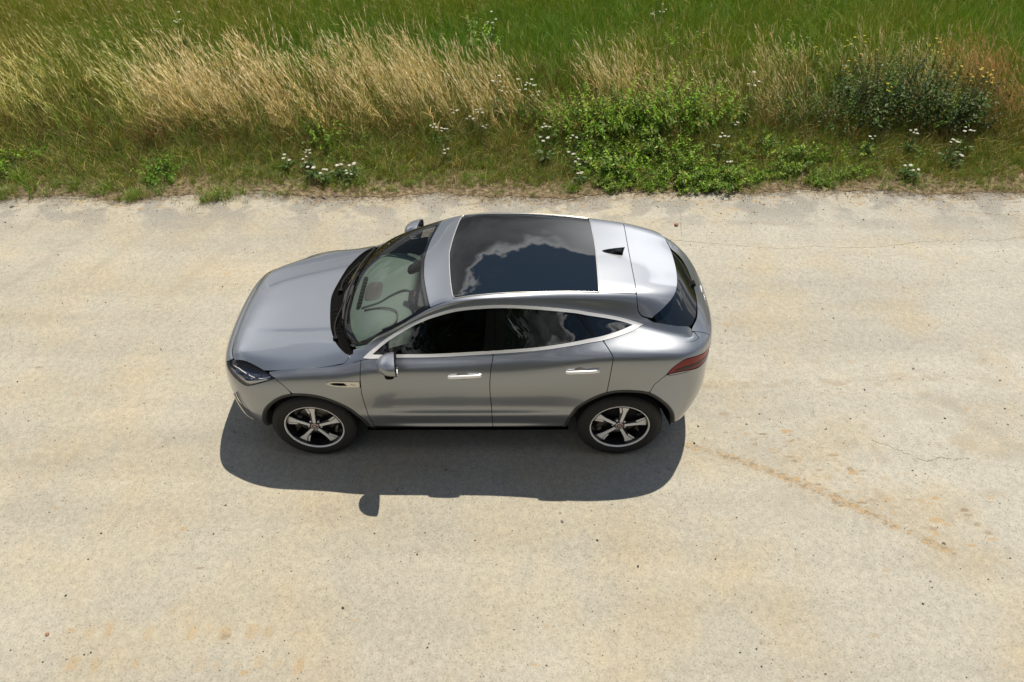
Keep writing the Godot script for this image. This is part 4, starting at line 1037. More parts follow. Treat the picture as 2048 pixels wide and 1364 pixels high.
func fender_vent(s: int) -> void:
	var out := chain([crv([-1.139, .932, -1.10, .95, -1.057, .956]), xy([-.852, .961, -.857, .907, -.982, .902]), crv([-1.05, .905, -1.10, .915])])
	var hole := chain([crv([-1.112, .934, -1.06, .944, -.985, .945]), xy([-.955, .918]), crv([-1.01, .915, -1.07, .918])])
	var pl := sheet(Acc.new(), NS, Vector2(5.5, 8.6), Vector2(6.2, 10.2), 150, 70, [Op.new(0, out, 1, 0), Op.new(0, hole, -1, 0)], .003, .012)
	var v := part(pl if s == 0 else pl.mirrored(), "fender_vent", M.satin)
	var bk := sheet(Acc.new(), NS, Vector2(5.5, 8.6), Vector2(5.5, 10.5), 50, 20, [Op.new(0, out, 1, 0)], -.012, 0)
	part(bk if s == 0 else bk.mirrored(), "vent_opening", M.black_plastic, v)
	var mk := Acc.new()
	for q in [[-.93, .936, -.905, .93], [-.908, .931, -.885, .921]]:
		var a: Vector3 = on_side(q[0], q[1])[0]; var b: Vector3 = on_side(q[2], q[3])[0]
		tube(mk, PackedVector3Array([a + Vector3(0, 0, .004), b + Vector3(0, 0, .004)]), .0018, .001, 5)
	part(mk if s == 0 else mk.mirrored(), "vent_emblem", M.dark_trim, v)


func arch(line: PackedVector2Array, hub: Vector2, s: int) -> void:
	var a := Acc.new()
	var prev := []
	for q in line:
		if q.y < .22: continue
		var c := on_side(q.x, q.y)
		var p: Vector3 = c[0]
		var d := (hub - q).normalized()
		var in_ := Vector3(d.x, d.y, 0)
		var row := [p + Vector3(0, 0, -.012), p + Vector3(0, 0, .0035), p + in_ * .012 + Vector3(0, 0, .004), p + in_ * .032 + Vector3(0, 0, -.004), p + in_ * .038 + Vector3(0, 0, -.014), p + in_ * .038 + Vector3(0, 0, -.14)]
		if prev.size() > 0:
			for k in 5: a.quad(prev[k], row[k], row[k + 1], prev[k + 1], Vector3(0, 0, 1) + in_ * (1.5 if k > 2 else 0.0) - in_ * (1.0 if k == 0 else 0.0))
		prev = row
	part(a if s == 0 else a.mirrored(), "wheel_arch_trim", M.dark_trim)
	var b := Acc.new()
	for k in 20:
		var t0 := PI * .03 + PI * .94 * k / 20
		var t1 := PI * .03 + PI * .94 * (k + 1) / 20
		var p0 := Vector3(hub.x + .425 * cos(t0), hub.y + .435 * sin(t0), .87); var p1 := Vector3(hub.x + .425 * cos(t1), hub.y + .435 * sin(t1), .87)
		b.quad(p0, p1, p1 - Vector3(0, 0, .36), p0 - Vector3(0, 0, .36), Vector3(hub.x, hub.y, .7) - p0)
		b.flat(Vector3(hub.x, hub.y, .56), p0 - Vector3(0, 0, .34), p1 - Vector3(0, 0, .34), Vector3(0, 0, 1))
	part(b if s == 0 else b.mirrored(), "wheel_arch_liner", M.shell)


func head_lamp(lamp: PackedVector2Array, s: int) -> void:
	var f := func(a: Acc) -> Acc: return a if s == 0 else a.mirrored()
	var lens := part(f.call(sheet(Acc.new(), NS, Vector2(2.2, 6), Vector2(5, 13), 70, 60, [Op.new(0, lamp, 1, .006)], 0, 0)), "headlight", M.lens)
	part(f.call(sheet(Acc.new(), NS, Vector2(2.2, 6), Vector2(5, 13), 110, 100, [Op.new(0, lamp, 1, .0), Op.new(0, inset(lamp, .007), -1, 0)], .001, .03)), "lamp_seal", M.black_gloss, lens)
	part(f.call(sheet(Acc.new(), NS, Vector2(2.2, 6), Vector2(4, 13), 40, 40, [Op.new(0, lamp, 1, -.012)], -.05, 0)), "lamp_bucket", M.bucket, lens)
	# lower shelf of the bucket and running light strips
	var low := chain([crv([-2.04, .874, -2.006, .866, -1.931, .842, -1.857, .832, -1.782, .86, -1.70, .90, -1.62, .935]), crv([-1.68, .92, -1.76, .888, -1.857, .858, -1.93, .866, -2.02, .888])])
	part(f.call(sheet(Acc.new(), NS, Vector2(2.2, 6), Vector2(5, 12.5), 80, 60, [Op.new(0, low, 1, 0)], -.018, .03)), "running_light", M.satin, lens)
	var st := Acc.new()
	var line := []
	for q in [[-2.02, .905], [-1.95, .915], [-1.88, .912], [-1.80, .905], [-1.72, .915], [-1.63, .948]]:
		var c := on_side(q[0], q[1])
		line.append(c[0] - c[1] * .03)
	tube(st, spline3(line), .006, .004, 6)
	part(f.call(st), "lamp_divider", M.chrome, lens)
	for q in [[-1.965, .892, .026], [-1.86, .89, .028], [-1.765, .91, .022]]:
		var c := on_side(q[0], q[1])
		var pr := Acc.new()
		var o: Vector3 = c[0] - c[1] * .05
		lathe(pr, xy([.034, -.02, .034, .012, .028, .016, .026, .014, .02, .021, .011, .026, .0001, .028]), o, Vector3(-.85, .1, .5).normalized(), 20)
		part(f.call(pr), "lamp_projector", M.bucket, lens)


func tail_lamp(tail: PackedVector2Array, s: int) -> void:
	var f := func(a: Acc) -> Acc: return a if s == 0 else a.mirrored()
	var t := part(f.call(sheet(Acc.new(), NS, Vector2(13, 20), Vector2(5, 11), 90, 60, [Op.new(0, tail, 1, .004)], -.001, .02)), "tail_light", M.tail_red)
	var bar := chain([crv([1.70, 1.055, 1.80, 1.085, 1.92, 1.075, 2.07, 1.035]), crv([2.07, 1.015, 1.92, 1.05, 1.80, 1.06])])
	part(f.call(sheet(Acc.new(), NS, Vector2(13, 20), Vector2(5, 11), 90, 60, [Op.new(0, bar, 1, 0)], .0015, .002)), "tail_light_band", M.tail_dark, t)
	var lip := chain([crv([1.655, 1.033, 1.75, 1.042, 1.835, 1.038, 1.92, 1.019, 2.01, 1.002, 2.09, .982]), crv([2.09, .972, 2.01, .993, 1.92, 1.010, 1.835, 1.028, 1.75, 1.033])])
	part(f.call(sheet(Acc.new(), NS, Vector2(13, 20), Vector2(5, 11), 130, 100, [Op.new(0, lip, 1, 0)], .004, .006)), "tail_light_lip", M.paint, t)


func side_windows(dlo: PackedVector2Array, dlo_in: PackedVector2Array, d1: Node, d2: Node, s: int) -> void:
	var f := func(a: Acc) -> Acc: return a if s == 0 else a.mirrored()
	var front := xy([-.60, 1.0, .165, 1.0, .165, 1.19, .233, 1.511, .24, 1.8, -.2, 1.8, -.60, 1.24])
	var rear := xy([.352, 1.0, 1.065, 1.0, 1.065, 1.30, .919, 1.449, .88, 1.8, .36, 1.8])
	var quart := xy([1.15, 1.0, 1.6, 1.0, 1.6, 1.8, .98, 1.8, .995, 1.455])
	var ur := Vector2(.2, 9)
	var vr := Vector2(2.6, 6.3)
	# black surround and pillar covers fill the whole opening, glass sits 2 mm proud in it
	part(f.call(sheet(Acc.new(), NU, ur, vr, 130, 50, [Op.new(0, dlo, 1, .004), Op.new(0, front, -1, .0)], -.004, .0)), "window_surround", M.black_gloss)
	part(f.call(sheet(Acc.new(), NU, ur, vr, 110, 60, [Op.new(0, dlo_in, 1, 0), Op.new(0, inset(front, -.006), 1, 0)], -.006, 0)), "front_window", M.side_glass, d1)
	part(f.call(sheet(Acc.new(), NU, ur, vr, 110, 60, [Op.new(0, dlo_in, 1, 0), Op.new(0, rear, 1, 0)], -.002, .003)), "rear_door_window", M.privacy, d2)
	part(f.call(sheet(Acc.new(), NU, ur, vr, 130, 70, [Op.new(0, dlo_in, 1, 0), Op.new(0, quart, 1, 0)], -.002, .003)), "quarter_window", M.privacy)
	var bp := xy([.175, 1.0, .175, 1.19, .243, 1.8, .275, 1.8, .25, 1.0])
	var bq := xy([.262, 1.0, .287, 1.8, .345, 1.8, .342, 1.0])
	for k in [bp, bq]: part(f.call(sheet(Acc.new(), NU, Vector2(2, 6), vr, 90, 60, [Op.new(0, dlo_in, 1, 0), Op.new(0, k, 1, 0)], .001, .005)), "pillar_cover", M.black_gloss)
	part(f.call(sheet(Acc.new(), NU, Vector2(4, 9), vr, 90, 60, [Op.new(0, dlo_in, 1, 0), Op.new(0, xy([1.072, 1.0, 1.072, 1.30, .925, 1.452, .9, 1.8, .935, 1.8, .965, 1.455, 1.118, 1.28, 1.118, 1.0]), 1, 0)], .0, .004)), "pillar_cover", M.black_gloss)


func window_trim(dlo: PackedVector2Array, dlo_in: PackedVector2Array) -> void:
	var a := sheet(Acc.new(), NU, Vector2(.2, 9.2), Vector2(2.3, 6.6), 330, 110, [Op.new(0, dlo, 1, 0), Op.new(0, dlo_in, -1, 0)], .004, .008)
	part(a, "window_trim", M.chrome)
	part(a.mirrored(), "window_trim", M.chrome)


func door_mirror(s: int) -> void:
	var h := Acc.new()
	# housing: rounded cap facing forwards, cut off flat behind where the glass sits
	var c := Vector3(-.592, 1.185, .985)
	var P := []; var N := []
	var nu := 28
	var nv := 12
	for j in nv + 1:
		var t := float(j) / nv            # 0 rear rim .. 1 nose of the cap
		var r := pow(maxf(0.0, 1.0 - pow(t, 2.3)), 0.5)
		for i in nu + 1:
			var a := TAU * i / nu
			var ca := cos(a); var sa := sin(a)
			var z := .118 * signf(ca) * pow(absf(ca), .72) * r
			var y := .078 * signf(sa) * pow(absf(sa), .72) * r
			y *= 1.0 - .16 * clampf(z / .118, -1, 1)
			P.append(c + Vector3(.062 - .150 * t + .018 * z / .118, y - .01 * t + .012 * z / .118, z))
	for j in nv + 1:
		for i in nu + 1:
			var l: Vector3 = P[mini(j, nv - 1) * (nu + 1) + (i + nu - 1) % nu]; var r: Vector3 = P[mini(j, nv - 1) * (nu + 1) + (i + 1) % nu]
			var d: Vector3 = P[maxi(j - 1, 0) * (nu + 1) + i]; var t: Vector3 = P[mini(j + 1, nv) * (nu + 1) + i]
			var m := (r - l).cross(t - d)
			if j == nv or m.length() < 1e-9: m = Vector3.LEFT
			m = m.normalized()
			N.append(m if m.dot(P[j * (nu + 1) + i] - c - Vector3(.05, 0, 0)) > 0.0 else -m)
	for j in nv:
		for i in nu:
			var k := j * (nu + 1) + i
			h.tri(P[k], P[k + 1], P[k + nu + 2], N[k], N[k + 1], N[k + nu + 2])
			h.tri(P[k], P[k + nu + 2], P[k + nu + 1], N[k], N[k + nu + 2], N[k + nu + 1])
	var o := part(h if s == 0 else h.mirrored(), "door_mirror", M.paint)
	var g := Acc.new()
	var ring := Acc.new()
	var cen := c + Vector3(.05, 0, 0)
	for i in nu:
		g.flat(cen, cen.lerp(P[i] - Vector3(.010, 0, 0), .9), cen.lerp(P[i + 1] - Vector3(.010, 0, 0), .9), Vector3.RIGHT)
		var q0: Vector3 = P[i] + Vector3(.014, 0, 0); var q1: Vector3 = P[i + 1] + Vector3(.014, 0, 0)
		ring.quad(P[i], P[i + 1], q1, q0, P[i] - cen)
		ring.quad(q0, q1, cen.lerp(P[i + 1] - Vector3(.008, 0, 0), .9), cen.lerp(P[i] - Vector3(.008, 0, 0), .9), Vector3.RIGHT)
	part(g if s == 0 else g.mirrored(), "mirror_glass", M.mirror, o)
	part(ring if s == 0 else ring.mirrored(), "mirror_rim", M.black_gloss, o)
	var b := tube(Acc.new(), spline3([Vector3(-.60, 1.115, .84), Vector3(-.60, 1.12, .90), Vector3(-.595, 1.135, .96)]), .03, .022, 12, Vector3.UP, 1.5)
	part(b if s == 0 else b.mirrored(), "mirror_foot", M.black_gloss, o)
	var lw := pad_box(Acc.new(), Transform3D(Basis.IDENTITY, c + Vector3(.02, -.066, 0)), Vector3(.045, .018, .095), .6)
	part(lw if s == 0 else lw.mirrored(), "mirror_underside", M.black_plastic, o)


func wipers() -> void:
	for w in [[Vector3(-1.085, 1.135, .60), Vector3(-1.115, 1.162, .42), Vector3(-1.06, 1.19, .05), Vector3(-1.045, 1.185, .42), Vector3(-1.035, 1.20, -.22)], [Vector3(-1.16, 1.135, -.06), Vector3(-1.145, 1.16, -.2), Vector3(-1.03, 1.19, -.42), Vector3(-1.055, 1.19, -.1), Vector3(-.925, 1.18, -.66)]]:
		var a := tube(Acc.new(), spline3([w[0], w[1], w[2]]), .011, .006, 8)
		var o := part(a, "wiper_arm", M.black_plastic)
		var mid: Vector3 = (w[3] + w[4]) / 2.0 + Vector3(-.02, .012, 0)
		part(tube(Acc.new(), spline3([w[3], mid, w[4]], 8), .007, .006, 6, Vector3.UP, 1.3), "wiper_blade", M.black_plastic, o)
		part(tube(Acc.new(), spline3([w[3] + Vector3(-.003, .011, 0), mid + Vector3(-.003, .012, 0), w[4] + Vector3(-.003, .011, 0)], 8), .003, .003, 5), "blade_spine", M.dark_trim, o)
		part(pad_box(Acc.new(), Transform3D(Basis.IDENTITY, w[0]), Vector3(.02, .016, .02)), "wiper_pivot", M.black_plastic, o)


func shark_fin() -> void:
	# foot on the rear roof panel, blade leaning back
	var a := Acc.new()
	var prev := []
	for k in 13:
		var t := k / 12.0
		var x := lerpf(1.178, 1.352, t)
		var h := .052 * pow(t, 0.7)
		var w := .040 * pow(sin(PI * (.03 + .55 * t)), .55)
		var y := 1.6 - .09 * (x - 1.178)
		var row := []
		for i in 9:
			var u := i / 8.0 * 2.0 - 1.0
			row.append(Vector3(x + .02 * (1 - absf(u)) * t, y - .004 + h * pow(1 - pow(absf(u), 1.7), .8), w * u))
		if prev.size() > 0:
			for i in 8: a.quad(prev[i], row[i], row[i + 1], prev[i + 1], Vector3(0, 1, signf(i - 3.5)))
		prev = row
	for i in 8: a.flat(Vector3(1.345, 1.59, 0), prev[i], prev[i + 1], Vector3.RIGHT)
	part(a, "roof_antenna", M.black_gloss)


func wheel(x: float, turn: float, side: int) -> void:
	var w := Node3D.new()
	w.name = "wheel"
	car.add_child(w, true)
	w.position = Vector3(x, .37, .815 * side)
	w.rotation = Vector3(0, 0 if side == 1 else PI, 0)
	# local: axle along z, outside face towards +z
	var prof := xy([.245, -.105, .262, -.115, .30, -.119, .335, -.115, .357, -.100, .3685, -.08, .370, -.04, .370, .04, .3685, .08, .357, .100, .335, .115, .30, .119, .275, .114, .262, .104, .255, .095])
	var ty := put(lathe(Acc.new(), prof, Vector3.ZERO, Vector3.BACK, 72).mesh(), "tyre", M.tyre, w)
	var tr := Acc.new()
	for k in 64:
		for q in [[-.088, .030, .0], [-.036, .032, .5], [.022, .032, .0], [.075, .034, .5]]:
			var a: float = TAU * (k + q[2]) / 64
			var tf := Transform3D(Basis(Vector3.BACK, a), Vector3.ZERO)
			var rr := .3655 if absf(q[0]) < .06 else .361
			var z: float = q[0]
			var d: float = q[1] / 2
			var p := [Vector3(rr, -.0125, z - d), Vector3(rr, .0125, z - d + .006), Vector3(rr, .0125, z + d), Vector3(rr, -.0125, z + d - .006)]
			var t := []
			for m in p: t.append(m + Vector3(.0085, 0, 0))
			for m in 4: p[m] = tf * p[m]; t[m] = tf * t[m]
			var out: Vector3 = tf.basis.x
			tr.quad(t[0], t[1], t[2], t[3], out)
			for m in 4: tr.quad(p[m], p[(m + 1) % 4], t[(m + 1) % 4], t[m], (p[m] + p[(m + 1) % 4]) / 2.0 - (p[0] + p[2]) / 2.0)
	put(tr.mesh(), "tread", M.tyre, ty)
	put(lathe(Acc.new(), xy([.309, .1195, .312, .1205, .316, .1195]), Vector3.ZERO, Vector3.BACK, 60).mesh(), "sidewall_rib", M.tyre, ty)
	var rim := put(lathe(Acc.new(), xy([.240, -.10, .225, -.05, .222, .02, .236, .07, .246, .088, .252, .098]), Vector3.ZERO, -Vector3.BACK, 48).mesh(), "rim", M.rim_dark, w)
	var barrel := Acc.new()
	lathe(barrel, xy([.250, .092, .238, .07, .222, .0, .228, -.09]), Vector3.ZERO, Vector3.BACK, 48)
	put(barrel.mesh(), "rim_barrel", M.rim_dark, rim)
	put(lathe(Acc.new(), xy([.263, .098, .2625, .104, .259, .107, .254, .106, .250, .098, .248, .085]), Vector3.ZERO, Vector3.BACK, 64).mesh(), "rim_lip", M.rim_bright, rim)
	put(lathe(Acc.new(), xy([.165, -.01, .165, .012, .16, .016, .09, .016, .085, .02, .06, .03]), Vector3.ZERO, Vector3.BACK, 40, true).mesh(), "brake_disc", M.disc, w)
	put(pad_box(Acc.new(), Transform3D(Basis(Vector3.BACK, -turn + PI * .92), Vector3(-.15, .01, .02)), Vector3(.03, .085, .035), .5).mesh(), "brake_caliper", M.caliper, w)
	for k in 5:
		var tf := Transform3D(Basis(Vector3.BACK, -turn + TAU * k / 5), Vector3.ZERO)
		# dark body of the spoke, bright machined face on it, and the thin blade beside it
		var lift := tf * Transform3D(Basis(Vector3.RIGHT, -.07), Vector3(0, 0, .088))
		var sp := slab(Acc.new(), xy([.017, .03, .019, .16, .034, .247, -.077, .240, -.039, .150, -.019, .03]), lift * Transform3D(Basis.IDENTITY, Vector3(0, 0, -.042)), .038, .0)
		var so := put(sp.mesh(), "spoke", M.rim_dark, rim)
		put(slab(Acc.new(), xy([.0125, .044, .0135, .10, .0155, .165, .0320, .250, -.052, .248, -.0150, .165, -.0125, .10, -.0115, .044]), lift * Transform3D(Basis.IDENTITY, Vector3(0, 0, -.003)), .006).mesh(), "spoke_face", M.rim_bright, so)
		put(slab(Acc.new(), xy([-.0225, .160, -.0590, .245, -.074, .240, -.038, .152, -.032, .144]), lift * Transform3D(Basis.IDENTITY, Vector3(0, 0, -.004)), .005).mesh(), "spoke_blade", M.rim_bright, so)
		var an := -turn + TAU * (k + .5) / 5
		put(lathe(Acc.new(), xy([.0105, -.02, .0105, .006, .008, .010, .0001, .0105]), Vector3(-.056 * sin(an), .056 * cos(an), .07), Vector3.BACK, 8).mesh(), "wheel_nut", M.chrome, rim)
	put(lathe(Acc.new(), xy([.075, .03, .072, .06, .05, .082, .036, .086, .034, .084]), Vector3.ZERO, Vector3.BACK, 30).mesh(), "hub", M.rim_dark, rim)
	var cap := put(lathe(Acc.new(), xy([.034, .080, .033, .088, .026, .0905, .0001, .092]), Vector3.ZERO, Vector3.BACK, 28).mesh(), "hub_cap", M.cap_red, rim)
	put(lathe(Acc.new(), xy([.0335, .087, .0325, .0905, .0295, .091, .0285, .0885]), Vector3.ZERO, Vector3.BACK, 28).mesh(), "cap_ring", M.chrome, cap)
	var em := Acc.new()
	tube(em, spline3([Vector3(-.014, .004, .0925), Vector3(-.004, .010, .0925), Vector3(.008, .004, .0925), Vector3(.012, -.008, .0925)]), .003, .002, 5)
	tube(em, spline3([Vector3(-.010, -.004, .0925), Vector3(.0, -.002, .0925), Vector3(.004, -.012, .0925)]), .0028, .002, 5)
	put(em.mesh(), "cap_emblem", M.chrome, cap)


func underbody() -> void:
	var a := Acc.new()
	a.quad(Vector3(-1.95, .25, -.6), Vector3(1.9, .28, -.6), Vector3(1.9, .28, .6), Vector3(-1.95, .25, .6), Vector3.DOWN)
	for s in [-1, 1]: a.quad(Vector3(-.9, .25, .6 * s), Vector3(.9, .25, .6 * s), Vector3(.9, .25, .84 * s), Vector3(-.9, .25, .84 * s), Vector3.DOWN)
	for s in [-1, 1]: a.quad(Vector3(-2.05, .25, .6 * s), Vector3(-1.8, .25, .6 * s), Vector3(-1.8, .25, .78 * s), Vector3(-1.9, .25, .70 * s), Vector3.DOWN)
	for s in [-1, 1]:
		a.quad(Vector3(1.74, .28, .55 * s), Vector3(1.95, .33, .5 * s), Vector3(1.86, .33, .74 * s), Vector3(1.80, .30, .82 * s), Vector3.DOWN)
		a.quad(Vector3(1.76, .28, .55 * s), Vector3(1.80, .30, .84 * s), Vector3(1.80, .75, .88 * s), Vector3(1.76, .75, .55 * s), Vector3.LEFT)
	part(a, "underbody", M.shell)


func interior() -> void:
	# dashboard: a padded top that runs from the windscreen foot to the rolled edge before the seats
	var rows := []
	for q in [[-1.04, 1.085], [-.92, 1.118], [-.78, 1.135], [-.64, 1.132], [-.55, 1.115], [-.515, 1.08], [-.51, 1.02], [-.53, .90], [-.56, .70]]:
		var r := []
		for i in 15:
			var z: float = -.74 + 1.48 * i / 14.0
			var x: float = q[0] + .10 * pow(absf(z) / .74, 2.4) * (1.0 if q[0] < -.8 else .3)
			var y: float = q[1] - .05 * pow(absf(z) / .74, 3.0)
			# instrument hood before the driver (left side)
			var hood := exp(-pow((z - .37) / .17, 4.0))
			if q[0] > -.8 and q[0] < -.5: y += .035 * hood; x += .06 * hood * float(q[0] > -.7)
			# dip to the passenger side
			y -= .012 * smoothstep(.1, -.15, z) * float(q[0] > -.9)
			r.append(Vector3(x, y, z))
		rows.append(r)
	var nd := Net.new(rows, [false, false, false])
	var d := Acc.new()
	sheet(d, nd, Vector2(0, 14), Vector2(0, 8), 84, 48, [])
	var dash := part(flip_up(d), "dashboard", M.dash)
	var grille := Acc.new()
	for k in 9:
		var zz := -.26 + .05 * k
		tube(grille, PackedVector3Array([Vector3(-.985, 1.118, zz), Vector3(-.945, 1.124, zz)]), .004, .004, 4)
	part(pad_box(Acc.new(), Transform3D(Basis(Vector3.FORWARD, -.2), Vector3(-.965, 1.11, -.06)), Vector3(.022, .006, .24), .3), "defrost_slot", M.shell, dash)
	part(grille, "defrost_grille", M.dash_dark, dash)
	part(pad_box(Acc.new(), Transform3D(Basis(Vector3.FORWARD, -.1), Vector3(-.86, 1.124, -.06)), Vector3(.075, .010, .14), .55), "speaker_grille", M.dash_dark, dash)
	part(tube(Acc.new(), spline3([Vector3(-.93, 1.125, .17), Vector3(-.80, 1.146, .13), Vector3(-.70, 1.146, .02), Vector3(-.60, 1.135, -.07), Vector3(-.53, 1.10, -.10)]), .012, .010, 8, Vector3.UP, 1.4), "dash_ridge", M.dash, dash)
	part(tube(Acc.new(), spline3([Vector3(-.90, 1.135, .22), Vector3(-.72, 1.172, .235), Vector3(-.60, 1.178, .30), Vector3(-.60, 1.178, .46), Vector3(-.70, 1.16, .52)]), .008, .008, 8), "dash_seam", M.dash_dark, dash)
	part(pad_box(Acc.new(), Transform3D(Basis(Vector3.FORWARD, -.5), Vector3(-.515, 1.06, .02)), Vector3(.05, .05, .125), .3), "centre_vents", M.black_plastic, dash)
	for k in 2: part(pad_box(Acc.new(), Transform3D(Basis(Vector3.FORWARD, -.5), Vector3(-.505, 1.098, -.035 + .11 * k)), Vector3(.03, .008, .04), .3), "vent_louvre", M.dash_dark, dash)
	part(pad_box(Acc.new(), Transform3D(Basis(Vector3.FORWARD, -1.1), Vector3(-.465, .97, .02)), Vector3(.09, .012, .12), .25), "centre_screen", M.screen, dash)
	part(pad_box(Acc.new(), Transform3D(Basis(Vector3.FORWARD, -1.0), Vector3(-.54, 1.06, .37)), Vector3(.07, .012, .15), .25), "instrument_display", M.screen, dash)
	part(pad_box(Acc.new(), Transform3D(Basis(Vector3.FORWARD, -.35), Vector3(-.30, .80, .02)), Vector3(.25, .09, .11), .3), "centre_console", M.black_plastic)
	part(tube(Acc.new(), spline3([Vector3(-.35, .85, -.06), Vector3(-.42, .97, -.09), Vector3(-.47, 1.03, -.10)]), .018, .016, 8), "grab_handle", M.leather)
	# steering wheel
	var sw := Node3D.new()
	sw.name = "steering_wheel"
	car.add_child(sw)
	sw.position = Vector3(-.36, 1.03, .37)
	sw.rotation = Vector3(0, 0, deg_to_rad(24))
	var tor := TorusMesh.new()
	tor.inner_radius = .165; tor.outer_radius = .196; tor.rings = 40; tor.ring_segments = 12
	var to := put(tor, "steering_rim", M.leather, sw)
	to.rotation = Vector3(0, 0, PI / 2)
	put(pad_box(Acc.new(), Transform3D(Basis.IDENTITY, Vector3(-.03, 0, 0)), Vector3(.03, .055, .07), .6).mesh(), "steering_hub", M.leather, sw)
	for k in [-1, 1]:
		put(pad_box(Acc.new(), Transform3D(Basis.IDENTITY, Vector3(-.02, .0, .12 * k)), Vector3(.01, .022, .065), .4).mesh(), "steering_spoke", M.satin, sw)
	put(pad_box(Acc.new(), Transform3D(Basis.IDENTITY, Vector3(-.02, -.12, 0)), Vector3(.01, .06, .02), .4).mesh(), "steering_spoke", M.satin, sw)
	# seats
	for z in [-.37, .37]:
		var st := Node3D.new()
		st.name = "front_seat"
		car.add_child(st, true)
		st.position = Vector3(.12, 0, z)
		put(pad_box(Acc.new(), Transform3D(Basis(Vector3.BACK, .1), Vector3(-.02, .62, 0)), Vector3(.27, .10, .25), .4).mesh(), "seat_cushion", M.leather, st)
		put(pad_box(Acc.new(), Transform3D(Basis(Vector3.BACK, -.32), Vector3(.32, .93, 0)), Vector3(.075, .34, .24), .4).mesh(), "backrest", M.leather, st)
		put(pad_box(Acc.new(), Transform3D(Basis(Vector3.BACK, -.2), Vector3(.43, 1.31, 0)), Vector3(.05, .09, .13), .5).mesh(), "headrest", M.leather, st)
	var rs := Node3D.new()
	rs.name = "rear_bench"
	car.add_child(rs)
	put(pad_box(Acc.new(), Transform3D(Basis(Vector3.BACK, .1), Vector3(.95, .62, 0)), Vector3(.25, .10, .62), .3).mesh(), "bench_cushion", M.leather, rs)
	put(pad_box(Acc.new(), Transform3D(Basis(Vector3.BACK, -.4), Vector3(1.25, .93, 0)), Vector3(.07, .32, .6), .3).mesh(), "bench_back", M.leather, rs)
	var fl := Acc.new()
	fl.quad(Vector3(-1.0, .42, -.8), Vector3(1.6, .42, -.8), Vector3(1.6, .42, .8), Vector3(-1.0, .42, .8), Vector3.UP)
	fl.quad(Vector3(1.5, .42, -.8), Vector3(1.5, .42, .8), Vector3(1.5, 1.25, .75), Vector3(1.5, 1.25, -.75), Vector3.LEFT)
	for s in [-1, 1]: fl.quad(Vector3(-.95, .42, .84 * s), Vector3(1.5, .42, .84 * s), Vector3(1.3, 1.17, .80 * s), Vector3(-.84, 1.10, .80 * s), Vector3(0, 0, -s))
	part(fl, "cabin_lining", M.carpet)
	# inside mirror and the sensor pod at the top of the windscreen
	var im := part(pad_box(Acc.new(), Transform3D(Basis(Vector3.FORWARD, .3), Vector3(-.37, 1.385, 0)), Vector3(.02, .035, .12), .5), "inside_mirror", M.black_plastic)
	part(pad_box(Acc.new(), Transform3D(Basis(Vector3.FORWARD, -.42), Vector3(-.42, 1.44, 0)), Vector3(.10, .025, .06), .5), "sensor_pod", M.black_plastic, im)
	for z in [-.36, .36]: part(pad_box(Acc.new(), Transform3D(Basis(Vector3.FORWARD, -.3), Vector3(-.30, 1.445, z)), Vector3(.075, .012, .2), .3), "sun_visor", M.dash_dark)


func flip_up(a: Acc) -> Acc:   # turn a sheet whose faces look down
	var o := Acc.new()
	var up := 0.0
	for k in a.n: up += k.y
	if up >= 0.0: return a
	for i in range(0, a.v.size(), 3): o.tri(a.v[i], a.v[i + 1], a.v[i + 2], -a.n[i], -a.n[i + 1], -a.n[i + 2])
	return o


# ---------------------------------------------------------------- vegetation
func pick(cols: Array) -> Color:
	var c: Color = cols[rng.randi() % cols.size()]
	var k := rng.randf_range(0.8, 1.2)
	return Color(c.r * k, c.g * k * rng.randf_range(.94, 1.06), c.b * k)


func ribbon(a: Acc, pts: Array, w0: float, side: Vector3, col: Color) -> void:
	var n := pts.size()
	for i in n - 1:
		var wa := w0 * (1.0 - pow(float(i) / (n - 1), 1.6)) * .5
		var wb := w0 * (1.0 - pow(float(i + 1) / (n - 1), 1.6)) * .5
		var p: Vector3 = pts[i]; var q: Vector3 = pts[i + 1]
		var nor := (q - p).cross(side).normalized()
		if nor.y < 0.0: nor = -nor
		var before := a.v.size()
		a.tri(p - side * wa, p + side * wa, q + side * wb, nor, nor, nor)
		if wb > 1e-5: a.tri(p - side * wa, q + side * wb, q - side * wb, nor, nor, nor)
		for k in a.v.size() - before: a.c.push_back(col)


# a tuft of blades; lean is where the wind has laid it
func tuft(n: int, h0: float, h1: float, spread: float, lean: Vector3, bend: float, width: float, cols: Array, flat := 0.0) -> ArrayMesh:
	var a := Acc.new()
	for i in n:
		var r := spread * sqrt(rng.randf())
		var t := rng.randf() * TAU
		var root := Vector3(r * cos(t), -.01, r * sin(t))
		var h := rng.randf_range(h0, h1)
		var out := (Vector3(cos(t), 0, sin(t)) * rng.randf_range(.2, 1.0) + Vector3(rng.randfn(0, .4), 0, rng.randfn(0, .4)) + lean).limit_length(1.6)
		var b := bend * rng.randf_range(.5, 1.5)
		var pts := []
		for k in 5:
			var s := k / 4.0
			pts.append(root + out * h * (flat * s + b * s * s) + Vector3.UP * h * (s * (1.0 - flat * .93) - .30 * minf(b, 1.2) * s * s * (1.0 - flat)))
		var az := rng.randf() * TAU
		ribbon(a, pts, width * rng.randf_range(.7, 1.3), Vector3(cos(az), 0, sin(az)), pick(cols))
	return a.mesh()


